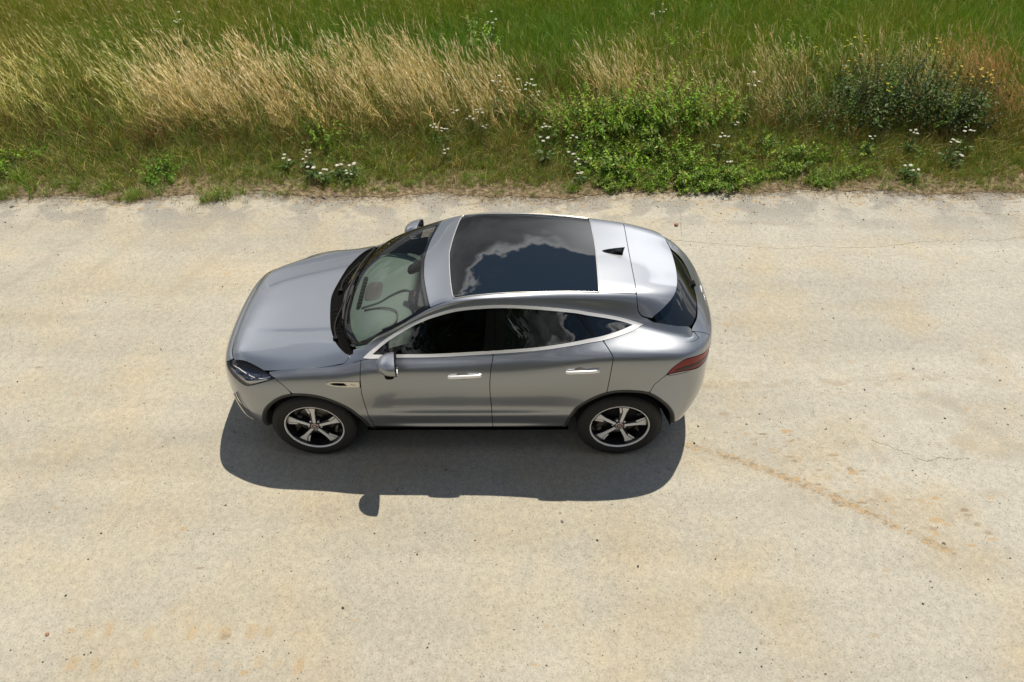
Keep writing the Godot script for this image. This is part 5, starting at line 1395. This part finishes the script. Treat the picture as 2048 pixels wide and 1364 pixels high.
# tall dry stalks with loose seed heads
func stalks(n: int, h0: float, h1: float, spread: float, lean: Vector3, cols: Array, heads: Array, head_len := .13) -> ArrayMesh:
	var a := Acc.new()
	for i in n:
		var t := rng.randf() * TAU
		var r := spread * sqrt(rng.randf())
		var root := Vector3(r * cos(t), -.01, r * sin(t))
		var h := rng.randf_range(h0, h1)
		var out := lean * rng.randf_range(.5, 1.35) + Vector3(rng.randfn(0, .12), 0, rng.randfn(0, .12))
		var pts := []
		for k in 6:
			var s := k / 5.0
			pts.append(root + out * h * (.50 * s + .34 * s * s) + Vector3.UP * h * (s - .16 * out.length() * s * s))
		var az := rng.randf() * TAU
		var side := Vector3(cos(az), 0, sin(az))
		var col := pick(cols)
		for k in 5: ribbon(a, [pts[k], pts[k + 1] + (pts[k + 1] - pts[k]) * .05], .0045 - .0004 * k, side, col)
		ribbon(a, [pts[0], pts[2]], .006, side.cross(Vector3.UP), col)
		var dir: Vector3 = (pts[5] - pts[4]).normalized()
		var hc := pick(heads)
		for k in 7:
			var s := k / 6.0
			var b: Vector3 = pts[5] - dir * head_len * (1 - s)
			var o := (dir + Vector3(rng.randfn(0, .2), rng.randfn(-.02, .18), rng.randfn(0, .2))).normalized()
			var az2 := rng.randf() * TAU
			ribbon(a, [b, b + o * .03, b + o * .055], .0075, Vector3(cos(az2), .3, sin(az2)).normalized(), hc)
		# a dead leaf or two on the stem
		for k in 2:
			var b: Vector3 = pts[1 + k]
			var o := Vector3(rng.randfn(-.4, .5), rng.randf_range(.1, .8), rng.randfn(0, .5)).normalized()
			ribbon(a, [b, b + o * h * .14, b + o * h * .24 + Vector3(0, -h * .06, 0)], .007, Vector3(cos(az), 0, sin(az)), col)
	return a.mesh()


func spread_many(called: String, mesh: Mesh, m: Material, tfs: Array, cols: Array) -> MultiMeshInstance3D:
	var mm := MultiMesh.new()
	mm.transform_format = MultiMesh.TRANSFORM_3D
	mm.use_colors = true
	mm.mesh = mesh
	mm.instance_count = tfs.size()
	for i in tfs.size():
		mm.set_instance_transform(i, tfs[i])
		mm.set_instance_color(i, cols[i])
	var o := MultiMeshInstance3D.new()
	o.multimesh = mm
	o.material_override = m
	o.name = called
	return o


# several variants of a tuft under one stuff object
func field(called: String, label: String, category: String, meshes: Array, m: Material, tfs: Array, cols: Array) -> void:
	var top: Node3D = null
	var per := []
	for k in meshes.size(): per.append([[], []])
	for i in tfs.size():
		var k := i % meshes.size()
		per[k][0].append(tfs[i]); per[k][1].append(cols[i])
	for k in meshes.size():
		var o := spread_many(called, meshes[k], m, per[k][0], per[k][1])
		if top == null:
			o.name = numbered(called)
			add_child(o)
			tag(o, label, category, "", "stuff")
			top = o
		else:
			top.add_child(o, true)
			o.set_meta("kind", "stuff")


func stand(x: float, z: float, s: float, tilt := 0.15, turn := true) -> Transform3D:
	var b := Basis(Vector3.UP, rng.randf() * TAU if turn else rng.randfn(0, .35))
	b = Basis.from_euler(Vector3(rng.randfn(0, tilt), 0, rng.randfn(0, tilt))) * b
	return Transform3D(b.scaled(Vector3(s, s * rng.randf_range(.85, 1.15), s)), Vector3(x, verge_height(z), z))


func tone(k0: float, k1: float, warm := 0.0) -> Color:
	var k := rng.randf_range(k0, k1)
	var w := rng.randf_range(-warm, warm)
	return Color(k * (1.0 + w), k, k * (1.0 - w * .5))


const LEAN := Vector3(-.46, 0, -.05)

func plants() -> void:
	var nz := FastNoiseLite.new()
	nz.seed = 12; nz.frequency = 0.55; nz.fractal_octaves = 3
	var nb := FastNoiseLite.new()
	nb.seed = 99; nb.frequency = 0.22; nb.fractal_octaves = 2
	var green := [Color(.14, .235, .026), Color(.17, .265, .035), Color(.24, .31, .055), Color(.11, .195, .028), Color(.34, .35, .12), Color(.42, .38, .17)]
	var lush := [Color(.13, .26, .020), Color(.165, .305, .028), Color(.22, .34, .045), Color(.10, .21, .020), Color(.30, .38, .10)]
	var strawc := [Color(.56, .42, .17), Color(.64, .50, .23), Color(.44, .30, .11), Color(.72, .59, .32)]
	var headc := [Color(.80, .66, .37), Color(.86, .74, .48), Color(.70, .55, .28)]
	var olive := [Color(.16, .115, .035), Color(.20, .13, .045), Color(.10, .095, .022), Color(.13, .12, .03), Color(.24, .155, .06)]
	var dead := [Color(.22, .17, .10), Color(.28, .22, .135), Color(.15, .11, .065), Color(.34, .28, .18)]

	# litter and dead grass along the edge of the road
	var tfs := []; var cols := []
	for i in 5200:
		var x := rng.randf_range(-9.0, 9.5)
		var d := absf(rng.randfn(0, .34))
		var z := verge_edge(x) + .05 + .12 * pow(rng.randf(), 3.0) - d
		tfs.append(stand(x, z, rng.randf_range(.5, 1.25), .1)); cols.append(tone(.6, 1.25, .08))
	field("dead_grass_litter", "brown dead grass lying flat along the road edge", "dead grass", [tuft(9, .05, .13, .05, Vector3.ZERO, .3, .006, dead, .85), tuft(8, .04, .11, .06, Vector3(-.3, 0, .1), .5, .006, dead, .75)], M.straw, tfs, cols)

	# short green verge
	tfs = []; cols = []
	for i in 30000:
		var x := rng.randf_range(-9.5, 10.0)
		var d := rng.randf() * 2.3
		var z := verge_edge(x) - .02 - d
		var n := nz.get_noise_2d(x * 1.3, z * 1.3)
		var near := smoothstep(0.0, .55, d)
		if rng.randf() > near * 1.0 + .04 + n * .9 * (1.0 - near * .5) - (.22 if n < -.15 else 0.0): continue
		var s := lerpf(.45, 1.15, smoothstep(.0, 1.3, d)) * rng.randf_range(.7, 1.3)
		tfs.append(stand(x, z, s)); cols.append(tone(.7, 1.3, .16))
	field("verge_grass", "short green grass tufts growing on the verge beside the road", "grass", [tuft(15, .10, .24, .05, LEAN * .35, .55, .007, green), tuft(13, .08, .2, .06, LEAN * .2, .8, .008, lush), tuft(12, .12, .3, .05, LEAN * .5, .5, .006, green), tuft(11, .12, .3, .06, LEAN * .5, .5, .005, green + olive + dead), tuft(10, .1, .26, .07, LEAN * .3, .7, .006, strawc + dead + green)], M.leaf, tfs, cols)

	# clumps of coarser grass that stand proud of the verge
	tfs = []; cols = []
	for q in [[-4.9, -3.62, .8], [-3.75, -3.55, 1.0], [-3.5, -3.62, .9], [-5.35, -3.75, .7], [-6.6, -4.1, 1.0]]:
		for k in 16: tfs.append(stand(q[0] + rng.randfn(0, .10), q[1] + rng.randfn(0, .07), rng.randf_range(.5, 1.1) * q[2])); cols.append(tone(.75, 1.2, .1))
	for i in 90:
		var x := rng.randf_range(-8.5, 9.0)
		var z := verge_edge(x) - absf(rng.randfn(0.05, .35))
		var big := rng.randf_range(.25, .95)
		for k in int(4 + 14 * big * rng.randf()): tfs.append(stand(x + rng.randfn(0, .12), z + rng.randfn(0, .07), rng.randf_range(.5, 1.2) * big)); cols.append(tone(.7, 1.25, .16))
	field("coarse_grass", "fuller green grass clumps at the edge of the road", "grass", [tuft(20, .14, .34, .06, LEAN * .2, .8, .008, lush), tuft(16, .10, .3, .07, LEAN * .3, .9, .007, lush + green + dead)], M.leaf, tfs, cols)

	# understorey of the tall strip: browned and olive blades
	tfs = []; cols = []
	for i in 9000:
		var x := rng.randf_range(-11.0, 11.0)
		var z := rng.randf_range(-7.4, -4.75)
		var n := nz.get_noise_2d(x, z)
		if rng.randf() > .75 + n * .6 or (z > -5.2 and rng.randf() > .45): continue
		tfs.append(stand(x, z, rng.randf_range(.7, 1.25))); cols.append(tone(.7, 1.2, .12))
	field("brown_grass", "olive and brown grass at the foot of the tall dry stalks", "grass", [tuft(16, .25, .58, .07, LEAN * .7, .5, .007, olive), tuft(14, .2, .5, .07, LEAN * .6, .6, .008, green + olive), tuft(14, .3, .62, .08, LEAN * .6, .5, .008, lush)], M.straw, tfs, cols)

	# tall dry grass leaning in the wind
	tfs = []; cols = []
	for i in 8600:
		var x := rng.randf_range(-11.0, 11.0)
		var z := rng.randf_range(-7.1, -5.0)
		var n := nb.get_noise_2d(x * 1.6, z * .8) + .45 * nz.get_noise_2d(x * 1.5, z)
		var p := .62
		if x < -5.0: p = .6
		elif x < -.8: p = .60
		elif x < 1.1: p = .72
		elif x < 3.2: p = .75
		elif x < 5.0: p = .9
		elif x < 7.4: p = .16 if z > -6.1 else .5
		p *= smoothstep(-7.2, -6.5, z) * smoothstep(-4.9, -5.4, z)
		if rng.randf() > p * (.42 + .7 * n): continue
		var c := tone(.78, 1.2, .07)
		if x < -5.0: c = Color(c.r * .85, c.g * .95, c.b * .7)
		if x > 7.3: c = Color(c.r * .85, c.g * .66, c.b * .62)
		var sz := rng.randf_range(.6, 1.2) * (.85 if x > 1.2 else 1.0)
		var tf := stand(x, z, sz, .14, false)
		tfs.append(tf); cols.append(c)
	field("tall_dry_grass", "tall straw coloured grass leaning in the wind behind the verge", "dry grass", [stalks(8, .75, 1.18, .10, LEAN, strawc, headc), stalks(7, .65, 1.1, .11, LEAN * 1.1, strawc, headc, .16), stalks(7, .55, 1.0, .12, LEAN * .8, strawc + green, headc), tuft(9, .45, .85, .10, LEAN * .8, .35, .008, lush + green)], M.straw, tfs, cols)

	# the meadow behind
	tfs = []; cols = []
	for i in 30000:
		var x := rng.randf_range(-15.5, 15.5)
		var z := -6.2 - 9.3 * pow(rng.randf(), .9)
		var n := nb.get_noise_2d(x, z)
		if z > -7.0 and rng.randf() > .6: continue
		var c := tone(.75, 1.15, .1)
		var w := smoothstep(-2.0, -9.0, x) * .35 + n * .35
		c = Color(c.r * (1.0 + w), c.g, c.b * (1.0 + .3 * w))
		tfs.append(stand(x, z, rng.randf_range(.75, 1.2) * (1.0 + .25 * n), .12)); cols.append(c)
	field("meadow_grass", "dense green meadow grass behind the tall dry strip", "grass", [tuft(16, .3, .55, .1, LEAN * .5, .5, .009, lush), tuft(15, .26, .5, .1, LEAN * .4, .7, .010, lush), tuft(13, .35, .62, .1, LEAN * .6, .45, .008, green)], M.leaf, tfs, cols)
	tfs = []; cols = []
	for i in 5200:
		var x := rng.randf_range(-15.0, 15.0)
		var z := rng.randf_range(-14.5, -6.8)
		var p := .30 + .5 * smoothstep(0.0, -8.0, x) + .5 * nb.get_noise_2d(x * 1.3 + 40.0, z)
		if rng.randf() > p: continue
		tfs.append(stand(x, z, rng.randf_range(.7, 1.05), .08, false)); cols.append(tone(.62, 1.05, .06))
	field("meadow_stalks", "thin pale seed stalks standing among the green meadow grass", "dry grass", [stalks(3, .5, .9, .14, LEAN * .7, strawc + green, headc), stalks(2, .5, .95, .16, LEAN * .6, strawc + green, headc)], M.straw, tfs, cols)

	weeds()
	flowers()
	far_trees()


# a leafy plant: stems, and leaves spread through its volume
func leaf_cloud(n: int, rad: float, h: float, size: float, cols: Array, low := .1) -> Acc:
	var a := Acc.new()
	var tips := 26
	var ends := []
	for i in tips:
		var t := rng.randf() * TAU
		var q := rng.randf()
		ends.append(Vector3(cos(t) * rad * sqrt(q) * 1.1, h * rng.randf_range(.35, 1.15) * (1.0 - .35 * q), sin(t) * rad * sqrt(q) * 1.1))
	for i in n:
		var t := rng.randf() * TAU
		var y := lerpf(low, 1.0, pow(rng.randf(), .75))
		var r := rad * sqrt(rng.randf()) * sqrt(clampf(1.25 - y * y, .08, 1.0)) * (1.0 + .35 * sin(3.0 * t + 5.0 * y) + .18 * sin(7.0 * t))
		var p := Vector3(r * cos(t), y * h * (1.0 + .16 * sin(4.0 * t + 1.0)), r * sin(t))
		if i % tips != 0: p = p.lerp(ends[i % tips], .72)
		else: ends[(i / tips) % tips] = p * Vector3(1.12, 1.1, 1.12)
		var o := (Vector3(cos(t), rng.randf_range(-.25, .75), sin(t)) + Vector3(rng.randfn(0, .5), 0, rng.randfn(0, .5))).normalized()
		var s := o.cross(Vector3(rng.randfn(0, .3), 1, rng.randfn(0, .3))).normalized()
		var up := s.cross(o).normalized()
		var l := size * rng.randf_range(.6, 1.35)
		var w := l * rng.randf_range(.2, .3)
		var c := pick(cols)
		var b := p + o * l * .45 + up * l * .04
		var tip := p + o * l - Vector3(0, l * .18, 0)
		for q in [[p, b + s * w - up * w * .3, tip], [p, b - s * w - up * w * .3, tip]]:
			var k: Vector3 = (q[1] - q[0]).cross(q[2] - q[0]).normalized()
			if k.dot(up) < 0.0: k = -k
			a.tri(q[0], q[1], q[2], k, k, k)
			for m in 3: a.c.push_back(c)
	return a


# arching stems with leaves in pairs along them
func sprigs(n: int, rad: float, h: float, size: float, cols: Array) -> Acc:
	var a := Acc.new()
	for i in n:
		var t := rng.randf() * TAU
		var q := rng.randf()
		var root := Vector3(cos(t), 0, sin(t)) * rad * .75 * sqrt(q)
		var l := h * rng.randf_range(.35, 1.25) * (1.1 - .45 * q)
		var out := Vector3(cos(t), 0, sin(t)) * rng.randf_range(.1, .9) * sqrt(q) + Vector3(rng.randfn(0, .28), 0, rng.randfn(0, .28))
		var tone_ := pick(cols)
		var along := 9 + int(l / .05)
		for k in along:
			var s := lerpf(.12, 1.0, float(k) / (along - 1))
			var p := root + out * l * (.35 * s + .55 * s * s) + Vector3.UP * l * (s - .22 * s * s)
			var fw := (out * (.35 + 1.1 * s) + Vector3.UP * (1.0 - .44 * s)).normalized()
			var ang := k * 2.4 + rng.randfn(0, .4)
			var sd := fw.cross(Vector3(cos(ang), .2, sin(ang))).normalized()
			var o := (sd + fw * rng.randf_range(.2, .9) + Vector3(0, rng.randf_range(-.2, .35), 0)).normalized()
			var w := o.cross(Vector3(rng.randfn(0, .35), 1, rng.randfn(0, .35))).normalized()
			var up := w.cross(o).normalized()
			var len_ := size * rng.randf_range(.55, 1.35) * (1.15 - .6 * s)
			var hw := len_ * rng.randf_range(.17, .27)
			var c := Color(tone_.r * rng.randf_range(.8, 1.25), tone_.g * rng.randf_range(.85, 1.15), tone_.b)
			if rng.randf() < .025: c = Color(.30, .22, .08)
			var b := p + o * len_ * .45 + up * len_ * .05
			var tip := p + o * len_ - Vector3(0, len_ * rng.randf_range(.05, .4), 0)
			for e in [[p, b + w * hw - up * hw * .3, tip], [p, b - w * hw - up * hw * .3, tip]]:
				var m: Vector3 = (e[1] - e[0]).cross(e[2] - e[0]).normalized()
				if m.dot(up) < 0.0: m = -m
				a.tri(e[0], e[1], e[2], m, m, m)
				for z in 3: a.c.push_back(c)
	return a


func leafy(called: String, rad: float, h: float, leaves: int, size: float, cols: Array, stems: int, spike := 0.0) -> Node3D:
	var o := Node3D.new()
	o.name = called
	for k in stems:
		var t := TAU * (k + rng.randf() * .6) / stems
		var st := tube(Acc.new(), spline3([Vector3(.02 * cos(t), -.02, .02 * sin(t)), Vector3(.4 * rad * cos(t), .45 * h, .4 * rad * sin(t)), Vector3(.65 * rad * cos(t), .85 * h, .65 * rad * sin(t))], 3), .006, .003, 5)
		put(st.mesh(), "stem", M.stem, o)
	if spike > 0.0:
		put(tube(Acc.new(), spline3([Vector3(0, .3 * h, 0), Vector3(.02, h, 0), Vector3(.0, spike, .01)], 4), .007, .003, 5).mesh(), "flower_spike", M.brown_stem, o)
	put(sprigs(leaves, rad, h, size, cols).mesh(), "foliage", M.leaf, o)
	return o


func weeds() -> void:
	var bright := [Color(.15, .28, .02), Color(.19, .33, .03), Color(.11, .21, .016), Color(.25, .37, .055)]
	var darkc := [Color(.020, .042, .010), Color(.028, .055, .012), Color(.04, .068, .016)]
	var mid := [Color(.07, .135, .022), Color(.09, .165, .026), Color(.125, .185, .045)]
	var low := [leafy("leafy_weed", .38, .36, 46, .078, bright + mid, 7), leafy("leafy_weed", .44, .46, 58, .09, bright + mid, 8), leafy("leafy_weed", .34, .28, 40, .075, bright, 6)]
	var set_ := func(proto: Node3D, called: String, x: float, z: float, s: float, label: String, cat: String, grp: String) -> Node3D:
		var o: Node3D = proto.duplicate()
		o.name = numbered(called)
		add_child(o)
		o.position = Vector3(x, verge_height(z), z)
		o.rotation.y = rng.randf() * TAU
		o.scale = Vector3.ONE * s
		tag(o, label, cat, grp)
		return o
	var i := 0
	for q in [[1.2, -4.75, .8], [1.6, -4.6, 1.0], [2.0, -4.8, 1.1], [1.4, -4.3, .75], [1.85, -4.25, .95], [2.3, -4.35, .9], [2.05, -3.95, .6], [2.7, -4.1, .85], [3.1, -4.2, .95], [2.85, -3.85, .7], [3.25, -3.88, .7], [2.4, -3.85, .55], [1.6, -3.95, .5], [2.5, -4.7, 1.0], [3.5, -4.35, .75], [1.0, -4.45, .55], [3.6, -4.0, .5], [2.25, -3.75, .4], [3.0, -4.6, .8], [1.75, -3.8, .4], [2.65, -3.74, .42], [3.05, -3.76, .4], [4.3, -4.35, .7], [4.9, -4.5, .75], [5.5, -4.55, .6], [4.6, -3.95, .45], [3.9, -4.15, .6], [5.2, -4.15, .5]]:
		set_.call(low[i % 3], "leafy_weed", q[0], q[1], q[2], "low bright green leafy weed in the lush patch on the verge", "weed", "bright leafy weeds in the verge patch")
		i += 1
	var tall := leafy("tall_weed", .42, .9, 62, .095, mid + bright + bright, 9)
	for q in [[1.55, -5.25, .95], [2.05, -5.35, 1.05], [2.6, -5.5, 1.1], [3.0, -5.35, .95], [1.15, -5.15, .75], [1.8, -5.1, .8], [2.35, -5.2, .9], [3.5, -5.5, .85], [.8, -5.3, .6]]:
		set_.call(tall, "tall_weed", q[0], q[1], q[2], "tall green leafy weed standing behind the low lush patch", "weed", "tall weeds before the dry grass")
	var dk := leafy("dark_bush", .46, 1.0, 95, .06, darkc + darkc + mid, 10)
	for q in [[5.2, -5.35, .95], [5.75, -5.45, 1.1], [6.3, -5.4, 1.15], [6.8, -5.35, 1.1], [7.2, -5.4, .95], [6.05, -5.75, 1.1], [4.6, -5.5, .8], [6.55, -5.8, 1.15]]:
		set_.call(dk, "dark_bush", q[0], q[1], q[2], "dark green bushy weed with yellow flowers growing around it", "bush", "dark bushes at the back of the verge")
	var sp := leafy("spiked_weed", .28, .5, 28, .085, bright + mid, 6, 1.15)
	set_.call(sp, "spiked_weed", -2.43, -4.95, 1.1, "green weed with one tall thin spike rising above the dry grass", "weed", "")
	var fresh := leafy("young_weed", .24, .34, 26, .075, [Color(.13, .26, .03), Color(.10, .21, .02)], 6)
	set_.call(fresh, "young_weed", -4.6, -4.15, 1.0, "single light green leafy plant alone in the short verge grass", "weed", "")
	for q in [[-6.95, -4.35, 1.15], [-7.2, -4.0, 1.0], [-6.75, -4.75, .9]]:
		set_.call(low[2], "broad_weed", q[0], q[1], q[2], "leafy weed at the end of the verge opposite the bushes", "weed", "leafy weeds at the verge end")
	for q in [[4.5, -4.6, .75], [5.35, -4.7, .6], [4.95, -4.1, .4], [3.9, -4.75, .8], [6.2, -4.6, .45], [4.15, -4.2, .5], [-1.95, -4.9, .6], [-2.2, -4.6, .45], [.8, -4.8, .6], [5.9, -4.2, .35]]:
		set_.call(low[1], "small_weed", q[0], q[1], q[2], "small leafy weed scattered in the short verge grass", "weed", "small weeds in the verge grass")
	var mdw := leafy("meadow_weed", .3, .7, 26, .09, mid + bright, 7)
	for q in [[-.35, -8.6, 1.0], [-.1, -8.3, .8], [3.4, -8.2, .9], [5.2, -7.6, .9], [-7.6, -7.2, .8]]:
		set_.call(mdw, "meadow_weed", q[0], q[1], q[2], "leafy weed standing up out of the meadow behind the dry grass", "weed", "weeds in the meadow")
	for p in low + [tall, dk, sp, fresh, mdw]: p.free()


func umbel(a: Acc, at: Vector3, r: float) -> void:
	for k in 22:
		var t := 2.39996 * k
		var q := at + Vector3(cos(t), 0, sin(t)) * r * sqrt(k / 22.0) + Vector3(0, rng.randf_range(-.004, .004) - .12 * r * k / 22.0, 0)
		var rr := r * rng.randf_range(.16, .26)
		var top := q + Vector3(0, rr * .5, 0)
		for j in 5:
			var p0 := q + Vector3(cos(TAU * j / 5 + k) * rr, 0, sin(TAU * j / 5 + k) * rr)
			var p1 := q + Vector3(cos(TAU * (j + 1) / 5 + k) * rr, 0, sin(TAU * (j + 1) / 5 + k) * rr)
			a.flat(top, p0, p1, Vector3.UP)


func flower_plant(called: String, h: float, heads: int, r: float, spread: float, m: Material) -> Node3D:
	var o := Node3D.new()
	o.name = called
	for k in heads:
		var t := TAU * (k + rng.randf() * .5) / heads
		var d := spread * rng.randf_range(.35, 1.0) * float(heads > 1)
		var top := Vector3(d * cos(t), h * rng.randf_range(.85, 1.08), d * sin(t))
		put(tube(Acc.new(), spline3([Vector3(0, -.02, 0), Vector3(top.x * .4, top.y * .55, top.z * .4), top], 3), .004, .0025, 5).mesh(), "stem", M.stem, o)
		var f := Acc.new()
		umbel(f, top, r * rng.randf_range(.75, 1.2))
		put(f.mesh(), "flower_head", m, o)
	var lf := leaf_cloud(26, .09, h * .6, .09, [Color(.05, .10, .02), Color(.07, .12, .03)], .05)
	put(lf.mesh(), "foliage", M.leaf, o)
	return o


func flowers() -> void:
	var kinds := [flower_plant("yarrow", .20, 3, .021, .06, M.petal), flower_plant("yarrow", .36, 4, .020, .075, M.petal), flower_plant("yarrow", .68, 4, .021, .09, M.petal), flower_plant("ragwort", .95, 4, .017, .08, M.yellow)]
	var low := [[-.6, -4.55], [-2.42, -4.02], [-2.24, -3.98], [-2.05, -4.08], [-1.92, -3.98], [-2.85, -4.3], [-2.58, -4.32], [-1.86, -4.12], [1.27, -4.2], [1.42, -4.28], [1.3, -3.92], [3.4, -4.2], [5.81, -4.02], [6.59, -4.25], [1.2, -4.4], [5.9, -3.95]]
	var mid := [[-.64, -4.85], [-.78, -4.9], [-.25, -5.1], [-.12, -5.22], [-.06, -4.97], [.83, -4.8], [.82, -4.4], [1.24, -4.6], [3.33, -4.5], [6.5, -4.35], [6.04, -4.6], [6.75, -4.55], [5.45, -4.6], [3.62, -5.0], [-.5, -5.3], [-2.5, -4.3]]
	var tall := [[.1, -5.55], [.2, -5.5], [.52, -5.5], [.72, -5.45], [.62, -5.6], [-5.6, -8.4], [0.0, -8.1], [3.05, -9.4], [3.12, -9.1], [3.9, -5.4]]
	var yel := [[5.45, -6.2], [5.55, -6.0], [5.3, -5.7], [6.0, -6.9], [6.7, -6.2], [6.65, -5.25], [6.85, -5.1], [7.05, -5.2], [7.05, -5.0], [6.7, -5.9], [5.65, -4.95], [5.1, -6.4], [5.9, -6.3], [7.3, -5.5]]
	var lists := [low, mid, tall, yel]
	var labels := ["small white flowered plant with flat flower heads low in the verge grass", "white flowered plant with flat heads held above the verge grass", "tall white flowered plant with flat heads among the dry and meadow grass", "tall plant with clustered yellow flower heads beside the dark bushes"]
	var groups := ["low white flowers on the verge", "white flowers above the verge grass", "tall white flowers in the grass", "yellow flowers by the bushes"]
	for k in 4:
		for q in lists[k]:
			var o: Node3D = kinds[k].duplicate()
			o.name = numbered("white_flower" if k < 3 else "yellow_flower")
			add_child(o)
			o.position = Vector3(q[0], verge_height(q[1]), q[1])
			o.rotation.y = rng.randf() * TAU
			o.scale = Vector3.ONE * rng.randf_range(.85, 1.2)
			tag(o, labels[k], "flower", groups[k])
	for p in kinds: p.free()


# the row of trees across the road, behind the camera: the car's side windows mirror it
func far_trees() -> void:
	var cols := [Color(.035, .06, .015), Color(.045, .075, .02), Color(.028, .05, .014)]
	var crown := leaf_cloud(3400, 2.9, 6.4, .62, cols, .14).mesh()
	var trunk := tube(Acc.new(), spline3([Vector3(0, -.1, 0), Vector3(.05, 1.4, 0), Vector3(-.05, 3.2, .05), Vector3(.1, 5.2, 0)]), .24, .07, 10)
	for k in 5:
		var t := TAU * k / 5
		tube(trunk, spline3([Vector3(0, 2.0 + .4 * k, 0), Vector3(.9 * cos(t), 3.1 + .4 * k, .9 * sin(t)), Vector3(1.7 * cos(t), 3.9 + .4 * k, 1.7 * sin(t))]), .09, .03, 7)
	var tm := trunk.mesh()
	var size := 1.4
	var spots := [[-19.0, 27.0, 1.0], [-14.2, 28.5, 1.2], [-9.0, 27.2, .95], [-4.6, 29.0, 1.05], [.5, 27.5, .9], [4.8, 28.6, 1.25], [9.6, 27.0, 1.3], [14.5, 28.0, 1.1], [19.5, 28.8, .95], [24.0, 27.4, 1.1], [-21.5, 33.0, 1.5], [-12.0, 34.0, 1.55], [-3.0, 33.5, 1.6], [6.5, 34.0, 1.65], [15.0, 33.0, 1.6], [23.0, 34.0, 1.5], [-26.0, 30.0, 1.3]]
	for q in spots:
		var o := thing("roadside_tree", Vector3(q[0], -.03, q[1]))
		put(tm, "trunk", M.bark, o)
		put(crown, "crown", M.leaf, o)
		o.rotation.y = rng.randf() * TAU
		o.scale = Vector3.ONE * q[2] * size
		tag(o, "broad leafy tree in the row across the road", "tree", "trees across the road")


# ---------------------------------------------------------------- stones
func pebble(seed_: int) -> ArrayMesh:
	var r := RandomNumberGenerator.new()
	r.seed = seed_
	var a := Acc.new()
	var P := []
	for j in 5:
		var v := -PI / 2 + PI * j / 4
		for i in 7:
			var u := TAU * i / 7
			var k := r.randf_range(.78, 1.15)
			P.append(Vector3(cos(v) * cos(u) * k, sin(v) * .62 * k + .35, cos(v) * sin(u) * .8 * k))
	for j in 4:
		for i in 7:
			var p := [P[j * 7 + i], P[j * 7 + (i + 1) % 7], P[(j + 1) * 7 + (i + 1) % 7], P[(j + 1) * 7 + i]]
			var o: Vector3 = (p[0] + p[2]) / 2.0 - Vector3(0, .35, 0)
			a.flat(p[0], p[1], p[2], o); a.flat(p[0], p[2], p[3], o)
	return a.mesh()


func small_things() -> void:
	var tfs := []; var cols := []
	for i in 5200:
		var x := rng.randf_range(-8.5, 9.0)
		var z := rng.randf_range(-3.7, 3.4)
		if i % 3 == 0: z = verge_edge(x) + absf(rng.randfn(0, .35))
		var s := rng.randf_range(.0025, .006) * (1.0 + 1.2 * pow(rng.randf(), 6.0))
		tfs.append(Transform3D(Basis(Vector3.UP, rng.randf() * TAU).scaled(Vector3.ONE * s), Vector3(x, 0.0, z)))
		var k := rng.randf()
		cols.append(Color(.035, .032, .03) if k < .45 else (Color(.16, .13, .09) if k < .8 else Color(.42, .39, .33)))
	field("loose_grit", "fine dark grit and small stones scattered over the road", "grit", [pebble(3), pebble(8)], M.grit, tfs, cols)
	var big := [[2.47, -2.88, .038, 1], [.66, -2.85, .02, 1], [-6.4, -3.42, .03, 0], [-2.49, -1.32, .014, 0], [.82, 1.64, .017, 0], [-3.05, 2.64, .018, 1], [5.24, -.03, .014, 0], [2.6, .55, .013, 0], [2.75, .42, .012, 0], [4.45, -.2, .016, 0], [-2.35, -3.62, .035, 0], [-2.2, -3.6, .03, 0], [-2.05, -3.64, .03, 0], [3.9, 1.85, .015, 0]]
	var n := 0
	for q in big:
		var o := put(pebble(20 + n), "stone", M.red_stone if q[3] else M.grey_stone)
		o.position = Vector3(q[0], -.002 + (verge_height(q[1]) if q[1] < -3.55 else 0.0), q[1])
		o.scale = Vector3.ONE * q[2]
		o.rotation.y = rng.randf() * TAU
		if q[1] == -2.88: tag(o, "reddish brown stone lying on the road between car and verge", "stone", "")
		elif q[3]: tag(o, "small reddish stone lying loose on the road", "stone", "small reddish stones")
		else: tag(o, "small grey stone lying loose on the road", "stone", "small grey stones")
		n += 1
